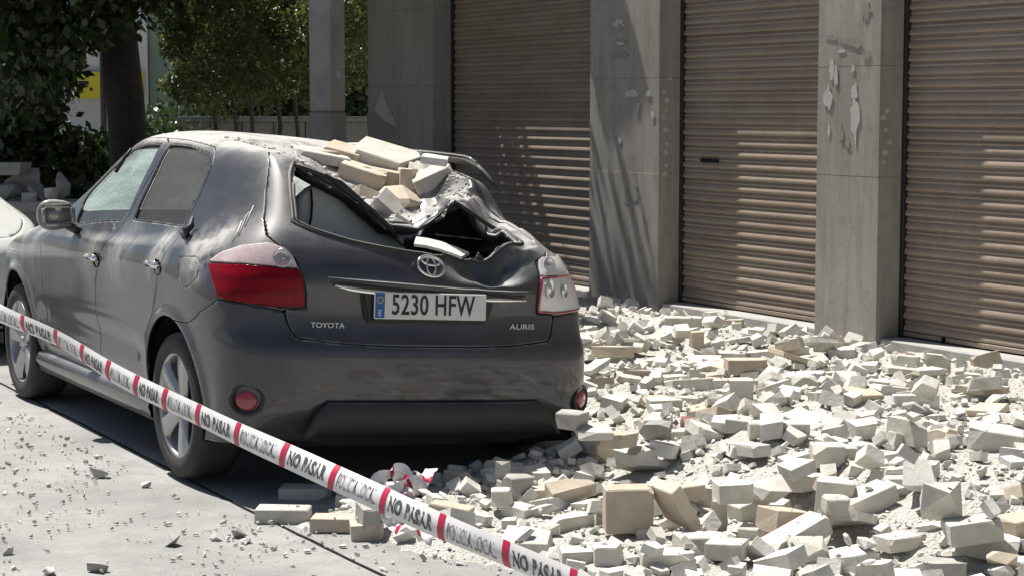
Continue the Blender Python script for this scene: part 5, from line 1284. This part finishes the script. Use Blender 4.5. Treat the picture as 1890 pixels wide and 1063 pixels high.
def reg_pile(rg):
    x = rg.uniform(-.9, 3.93); y = rg.uniform(-3.7, 8.4); i = int((x-HX0)/HS); j = int((y-HY0)/HS)
    if not (0 <= i < HNX and 0 <= j < HNY): return None
    if inside[i, j] < rg.random()*.6+.02: return None
    if -.95 < x < 1.0 and -.62 < y < 3.6: return None
    if x > 2.7 and rg.random() < .35*(x-2.7)/.6: return None
    return x, y
scatter_mesh('brick_fragments', 2500, .03, .13, 3, M['brick_c'], reg_pile, 'small broken brick fragments strewn over the pavement')
scatter_mesh('mortar_fragments', 1500, .025, .09, 4, M['plaster'], reg_pile, 'small lumps of plaster and mortar strewn over the pavement')
scatter_mesh('rubble_chips', 15000, .008, .032, 5, M['plaster'], reg_pile, 'fine chips of brick and plaster between the fallen bricks')
def reg_road(rg):
    x = -2.4+3.4*rg.random(); y = rg.uniform(-3.0, 4.0)
    if x > -.95 and y > -.8: return None
    d = x-(-.9); 
    if rg.random() > math.exp(-max(0, -.6-x)*.55)*.8+.12: return None
    if mnoise.noise(Vector((x*1.6, y*1.6, 4.0))) < -.10 and rg.random() < .75: return None
    return x, y
scatter_mesh('road_chips', 2000, .006, .034, 6, M['plaster'], reg_road, 'fine chips scattered over the dusty road beside the car')
scatter_mesh('road_grit', 900, .005, .022, 7, M['mortar'], reg_road, 'dark grit scattered over the dusty road beside the car')
for (px, py, s, mt, lab) in ((182, 879, .085, 'plaster', 'white lump of plaster lying on the road beside the rear tyre'), (318, 1004, .075, 'mortar', 'grey rounded lump of mortar on the open road'), (440, 990, .07, 'mortar', 'grey broken lump lying near the brick row'), (95, 1058, .05, 'plaster', 'small pale stone on the open road'), (400, 994, .055, 'plaster', 'small flat pale chip near the brick row'),
                         (270, 896, .05, 'mortar', 'small dark stone on the road close to the rear tyre'), (15, 1022, .05, 'plaster', 'small wedge of plaster on the road edge'), (180, 1052, .07, 'mortar', 'grey jagged stone half sunk in the road dust'), (455, 1000, .05, 'plaster', 'white pebble beside the grey broken lump')):
    p = on_z(px, py, .0); me = mesh_from(brick_shape(s*1.3, s, s*.75, 'chunk', rb2), 'stone', M[mt]); o = bpy.data.objects.new('stone', me); link(o)
    zmin = min(v.co.z for v in me.vertices); o.location = (p[0], p[1], -zmin-.008); o.rotation_euler = (0, 0, px*.1); tag(o, lab, 'stone')
print('RUBBLE', COUNT, sum(COUNT.values()))
# --- masonry on the car: bricks lodged in the folded roof, and lumps on the white car
def ray_scene(px, py, targets):
    dg = bpy.context.evaluated_depsgraph_get(); d = Vector(ray(px, py)).normalized(); best = None
    for o in targets:
        ev = o.evaluated_get(dg); inv = o.matrix_world.inverted(); a = inv @ Vector(CAM); b = (inv.to_3x3() @ d)
        ok, loc, nrm, idx = ev.ray_cast(a, b)
        if ok:
            w = o.matrix_world @ loc; t = (w-Vector(CAM)).length
            if best is None or t < best[0]: best = (t, w, (o.matrix_world.to_3x3() @ nrm).normalized())
    return best
bpy.context.view_layer.update()
ROOF = [o for o in hatchback.children if o.name.split('.')[0] in ('body_shell', 'tailgate')]
ONCAR = [
 (672,330,'chunk',(.46,.30,.13),(6,14,-10),.02,'plaster','plaster_heap','broad dusty heap of crumbled plaster filling the roof dent'),
 (742,372,'chunk',(.30,.22,.13),(6,18,0),.02,'brick_b','plaster_heap','tan crumbled heap at the bottom of the roof dent'),
 (605,292,'slab',(.34,.26,.045),(8,10,20),.02,'brick_a','plaster_sheet','broad cream sheet of plaster flattened on the roof under the heap'), # px,py centre, kind, size(l,w,h), euler deg (in picture-aligned frame), lift, material, name, label
 (592,290,'shard',(.17,.14,.06),(4,6,5),.02,'brick_b','brick_shard','flat tan shard at the front of the heap on the car roof'),
 (635,296,'whole',(.17,.13,.09),(10,14,-15),.05,'brick_b','brick','rounded tan brick lying on the crushed car roof'),
 (655,280,'slab',(.15,.05,.025),(0,0,-4),.10,'brick_c','brick_shard','thin pale sliver topmost on the car roof heap'),
 (716,306,'slab',(.29,.22,.08),(14,16,-10),.10,'brick_a','facing_slab','big pale slab topping the heap on the car roof'),
 (668,336,'whole',(.20,.14,.10),(6,18,-4),.05,'brick_b','brick','broad tan brick under the big slab on the car roof'),
 (725,345,'whole',(.19,.13,.10),(4,10,6),.06,'brick_b','brick','tan brick lying square beneath the big slab on the roof'),
 (758,352,'half',(.11,.12,.15),(0,4,10),.06,'brick_b','broken_brick','broken brick wedged upright in the middle of the roof heap'),
 (800,345,'whole',(.17,.12,.10),(12,-24,8),.09,'brick_a','brick','pale brick tilted at the right end of the roof heap'),
 (684,372,'shard',(.16,.12,.08),(20,25,0),.03,'brick_b','brick_shard','tan shard sliding down the folded edge of the car roof'),
 (722,396,'half',(.17,.12,.07),(25,42,0),.04,'mortar','broken_brick','broken brick lying along the folded rear edge of the roof'),
 (768,386,'chunk',(.09,.08,.08),(0,0,0),.03,'brick_b','mortar_chunk','round tan lump at the bottom of the roof fold'),
 (745,416,'shard',(.11,.07,.05),(10,30,0),.02,'mortar','brick_shard','pointed shard at the lowest point of the roof fold'),
 (775,325,'shard',(.13,.11,.08),(0,10,0),.06,'brick_a','brick_shard','pale shard between the tilted brick and the big slab on the roof'),
 (640,325,'shard',(.14,.12,.06),(10,22,0),.03,'plaster','brick_shard','whitish flake under the rounded brick on the roof'),
 (700,360,'chunk',(.13,.11,.08),(0,20,0),.04,'mortar','mortar_chunk','grey lump under the tan bricks on the roof'),
 (805,300,'slab',(.12,.10,.03),(5,8,0),.03,'brick_c','brick_shard','small white flake near the right roof rail'),
]
for (px, py, kd, sz, eu, lift, mt, nm, lab) in ONCAR:
    hit = ray_scene(px, py, ROOF)
    p = hit[1] if hit else Vector(at_depth(px, py, 8.3))
    sz = tuple(q_*(1.12 if nm != 'plaster_heap' else 1.0) for q_ in sz)
    me = mesh_from(brick_shape(*sz, KINDS[kd][1], rb2), nm, M[mt]); o = bpy.data.objects.new(nm, me); link(o)
    o.location = p+Vector((0, 0, lift*.25))+Vector((_f[0], _f[1], 0))*.05
    o.rotation_euler = (Matrix.Rotation(-YAW+math.radians(eu[2]), 3, 'Z') @ Matrix.Rotation(math.radians(eu[1]), 3, 'Y') @ Matrix.Rotation(math.radians(eu[0]), 3, 'X')).to_euler(); tag(o, lab, 'brick' if 'brick' in nm else 'rubble piece')
pc = at_depth(50, 372, 17.0); PZ = float(pc[2])
pl_ = empty('planter', (pc[0], pc[1], .0), -YAW); tag(pl_, 'long low concrete planter under the street tree, heaped with masonry', 'planter')
bm_obj('trough', box_bm(-.75, .62, -.22, .30, 0, PZ, .02, 2), M['mortar'], pl_); bm_obj('rim', box_bm(-.78, .65, -.25, .33, PZ-.09, PZ+.005, .012, 2), M['mortar'], pl_)
for (px, py, kd, sz, rz, dz, dy, mt, nm, lab) in ((22, 312, 'slab', (.40, .25, .11), -8, .0, .0, 'mortar', 'masonry_slab', 'thick grey masonry slab topping the heap on the planter'), (112, 345, 'chunk', (.20, .18, .27), 10, .0, .0, 'mortar', 'masonry_lump', 'upright grey masonry lump at the end of the planter'), (70, 350, 'chunk', (.22, .2, .24), 40, 0, 0, 'mortar', 'masonry_lump', 'squat grey masonry lump between the slab and the upright lump'),
        (12, 352, 'chunk', (.32, .24, .20), 0, 0, 0, 'mortar', 'masonry_lump', 'grey lump under the slab on the planter'), (48, 364, 'shard', (.16, .12, .10), 0, 0, -.1, 'plaster', 'brick_shard', 'small pale shard on the planter'), (92, 362, 'chunk', (.18, .16, .16), 70, 0, -.12, 'plaster', 'masonry_lump', 'pale lump before the upright lump on the planter'), (35, 340, 'chunk', (.26, .2, .30), 25, 0, .12, 'mortar', 'masonry_lump', 'tall grey lump behind the slab on the planter'), (62, 330, 'half', (.26, .14, .30), 15, 0, .14, 'mortar', 'masonry_lump', 'grey broken block behind the squat lump on the planter'), (-45, 345, 'chunk', (.3, .25, .28), 0, 0, 0, 'mortar', 'masonry_lump', 'broad grey lump at the far end of the planter heap')):
    p = at_depth(px, py, 17.0); me = mesh_from(brick_shape(*sz, KINDS[kd][1], rb2), nm, M[mt]); o = bpy.data.objects.new(nm, me); link(o)
    zmin = min(v.co.z for v in me.vertices); z = p[2] if kd == 'slab' else PZ-zmin-.01; o.location = (p[0], p[1]+dy, z); o.rotation_euler = (0, 0, math.radians(rz)-YAW); tag(o, lab, 'rubble piece')
# chips and dust lumps lying on the crushed roof
rgc = random.Random(77); V = []; Fc = []; UTc = []
while len(UTc) < 420:
    u = rgc.uniform(-8, 7); t = rgc.uniform(12.55, 14.9); UTc.append((u, t))
PS = surf_pts(UTc); PD = lean(damage(PS))
for p0, p in zip(PS, PD):
    if p0[1] > .25+rgc.random()*.9 or p0[0] < -.47: continue
    b = brick_shape(*(3*[rgc.uniform(.006, .024)*(2.0 if (abs(p0[0]-.1) < .28 and p0[1] < .25 and rgc.random() < .5) else 1.0)]), 'chunk', rgc); m = len(V); b.verts.index_update()
    V += [np.array(v.co[:])*np.array([1, 1, .6])+p+np.array([0, 0, .004]) for v in b.verts]; Fc += [tuple(v.index+m for v in f.verts) for f in b.faces]; b.free()
tag(mesh_obj('roof_chips', V, Fc, M['plaster']), 'fine plaster chips strewn over the crushed car roof', 'rubble', kind='stuff')
# ------------------------------------------------------------------ barrier tape across the front
M['tape'] = varied('white_tape_film', (0.60, 0.59, 0.58), (0.72, 0.71, 0.70), 20, .4); M['tape_red'] = simple('red_tape_ink', (0.42, 0.012, 0.055), .42); M['tape_ink'] = simple('grey_tape_ink', (0.07, 0.07, 0.07), .5); M['tape_ink2'] = simple('faded_tape_ink', (0.22, 0.21, 0.21), .5)
_tz = lambda t: 1/((1-t)/5.6+t/3.6)
TP = [(x, y, _tz(x/1060.0)) for x, y in ((-330, 432), (-150, 508), (0, 577), (100, 622), (205, 683), (300, 735), (445, 801), (615, 880), (820, 971), (935, 1022), (1060, 1075), (1300, 1172))]
TPW = np.array([at_depth(*t) for t in TP]); _s = np.linspace(0, len(TP)-1, 400); TPD = bs_eval(tighten(TPW), _s); _arc = np.concatenate([[0], np.cumsum(np.linalg.norm(np.diff(TPD, axis=0), axis=1))]); TLEN = _arc[-1]
TW = .056
def tape_pt(s, w, h=0.0):
    """s metres along, w -0.5..0.5 across (up positive), h off the film towards the viewer"""
    p = np.array([np.interp(s, _arc, TPD[:, k]) for k in range(3)]); q = np.array([np.interp(s+.02, _arc, TPD[:, k]) for k in range(3)]); t = (q-p)/np.linalg.norm(q-p)
    tw = .25*math.sin(s*2.3+.4)+.12*math.sin(s*6.1)+.45*max(0, 1-s/2.2)
    up = np.array([0, 0, 1.0])-t*t[2]; up /= np.linalg.norm(up); sd = np.cross(t, up)
    if sd@(CAM-p) < 0: sd = -sd
    u2 = up*math.cos(tw)-sd*math.sin(tw); n2 = sd*math.cos(tw)+up*math.sin(tw)
    cur = .010*(1-4*w*w)+.004*math.sin(s*9)
    return p+u2*w*TW+n2*(cur+h)
tape = empty('barrier_tape', tuple(TPD[200])); tag(tape, 'white barrier tape with red bands and black lettering stretched before the car', 'tape')
TI = Matrix.Translation(-Vector(TPD[200]))
def strip(name, s0, s1, mat, h, w0=-.5, w1=.5, ns=6, nw=6, bow=0.0):
    V = []; Fc = []
    for i in range(ns+1):
        for j in range(nw+1):
            w = w0+(w1-w0)*j/nw; V.append(tape_pt(s0+(s1-s0)*i/ns+bow*(1-4*w*w), w, h))
    for i in range(ns):
        for j in range(nw): a = i*(nw+1)+j; Fc.append((a, a+1, a+nw+2, a+nw+1))
    o = mesh_obj(name, V, Fc, mat, tape, smooth=True); o.matrix_parent_inverse = TI; return o
strip('film', 0, TLEN, M['tape'], 0, ns=150, nw=6)
# where does the first full red band of the picture sit along the tape?
def s_of_px(px):
    d = TPD-CAM; u = 945+FPX*(d@_r)/(d@_f); return float(np.interp(px, u, _arc))
bands = [s_of_px(x) for x in (105, 155, 205, 255, 305, 367, 443, 527, 615, 712, 820, 935)]; gap = bands[-1]-bands[-2]; bands = [bands[0]-gap*1.0*k for k in (3, 2, 1)]+bands+[bands[-1]+gap*k for k in (1, 2, 3)]
for i, b in enumerate(bands):
    strip('red_band', b-.0105, b+.0105, M['tape_red'], .0012, -.5, .5, 2, 8, .005)
for i, (a, b) in enumerate(zip(bands[:-1], bands[1:])):
    L = b-a; bold = i % 2 == 0; body = 'NO PASAR' if bold else 'POLICIA LOCAL'
    me = text_mesh(body, .04, L-.05, .0, .0012 if bold else .0); me.materials.append(M['tape_ink'] if bold else M['tape_ink2'])
    ys_ = [v.co.y for v in me.vertices]; c = (max(ys_)+min(ys_))/2; k = .62/(max(ys_)-min(ys_))
    for v in me.vertices: v.co = Vector(tape_pt((a+b)/2+v.co.x, (v.co.y-c)*k-.0, .0018))
    o = bpy.data.objects.new('lettering', me); link(o, tape); o.matrix_parent_inverse = TI
for s_, lab in ((0.0, 'thin steel stake holding the tape beside the parked cars'), (TLEN, 'thin steel stake holding the tape in the rubble')):
    p = tape_pt(s_, 0); v, f = tube([(0, 0, 0), (0, 0, p[2]+.12)], .011, 8); o = mesh_obj('steel_stake', v, f, M['grey_plastic'], None, True, loc=(p[0], p[1], 0)); tag(o, lab, 'stake')
# loose ends of tape knotted over the bricks
def ribbon(pts, w, nrm, seed, name, label):
    P = bs_eval(tighten(np.array(pts, float)), np.linspace(0, len(pts)-1, 40)); rr_ = random.Random(seed); V = []; Fc = []; ph = rr_.uniform(0, 6)
    for i, p in enumerate(P):
        t = P[min(i+1, 39)]-P[max(i-1, 0)]; t /= np.linalg.norm(t); a = math.sin(i*.22+ph)*1.1; n0 = np.array(nrm, float); n0 -= t*(n0@t); n0 /= np.linalg.norm(n0); sd = np.cross(t, n0); d = sd*math.cos(a)+n0*math.sin(a)
        for j in range(4): V.append(p+d*w*(j/3-.5)+np.cross(t, d)*.006*math.sin(j*2.2+i*.7))
    for i in range(39):
        for j in range(3): Fc.append((i*4+j, i*4+j+1, i*4+j+5, i*4+j+4))
    o = mesh_obj(name, V, Fc, [M['tape']][0], None, True); o.data.materials.append(M['tape_red'])
    for q, pl in enumerate(o.data.polygons):
        if (q//3) % 13 in (5, 6): pl.material_index = 1
    tag(o, label, 'tape'); return o
def AD(px, py, Z): return at_depth(px, py, Z)
ribbon([AD(715, 930, 4.20), AD(700, 895, 4.24), AD(725, 872, 4.28), AD(748, 884, 4.26), AD(735, 915, 4.21)], .05, (0, -1, .3), 1, 'tape_loop', 'crumpled loop of red and white tape knotted on the stretched tape')
ribbon([AD(722, 925, 4.19), AD(745, 905, 4.24), AD(770, 888, 4.30), AD(792, 866, 4.36)], .045, (0, -1, .8), 2, 'tape_end', 'pointed loose end of tape sticking up behind the stretched tape')
ribbon([AD(705, 930, 4.22), AD(725, 958, 4.19), AD(760, 982, 4.15), AD(800, 990, 4.12)], .04, (0, -.6, 1), 3, 'tape_tail', 'slack tail of white tape hanging under the stretched tape')
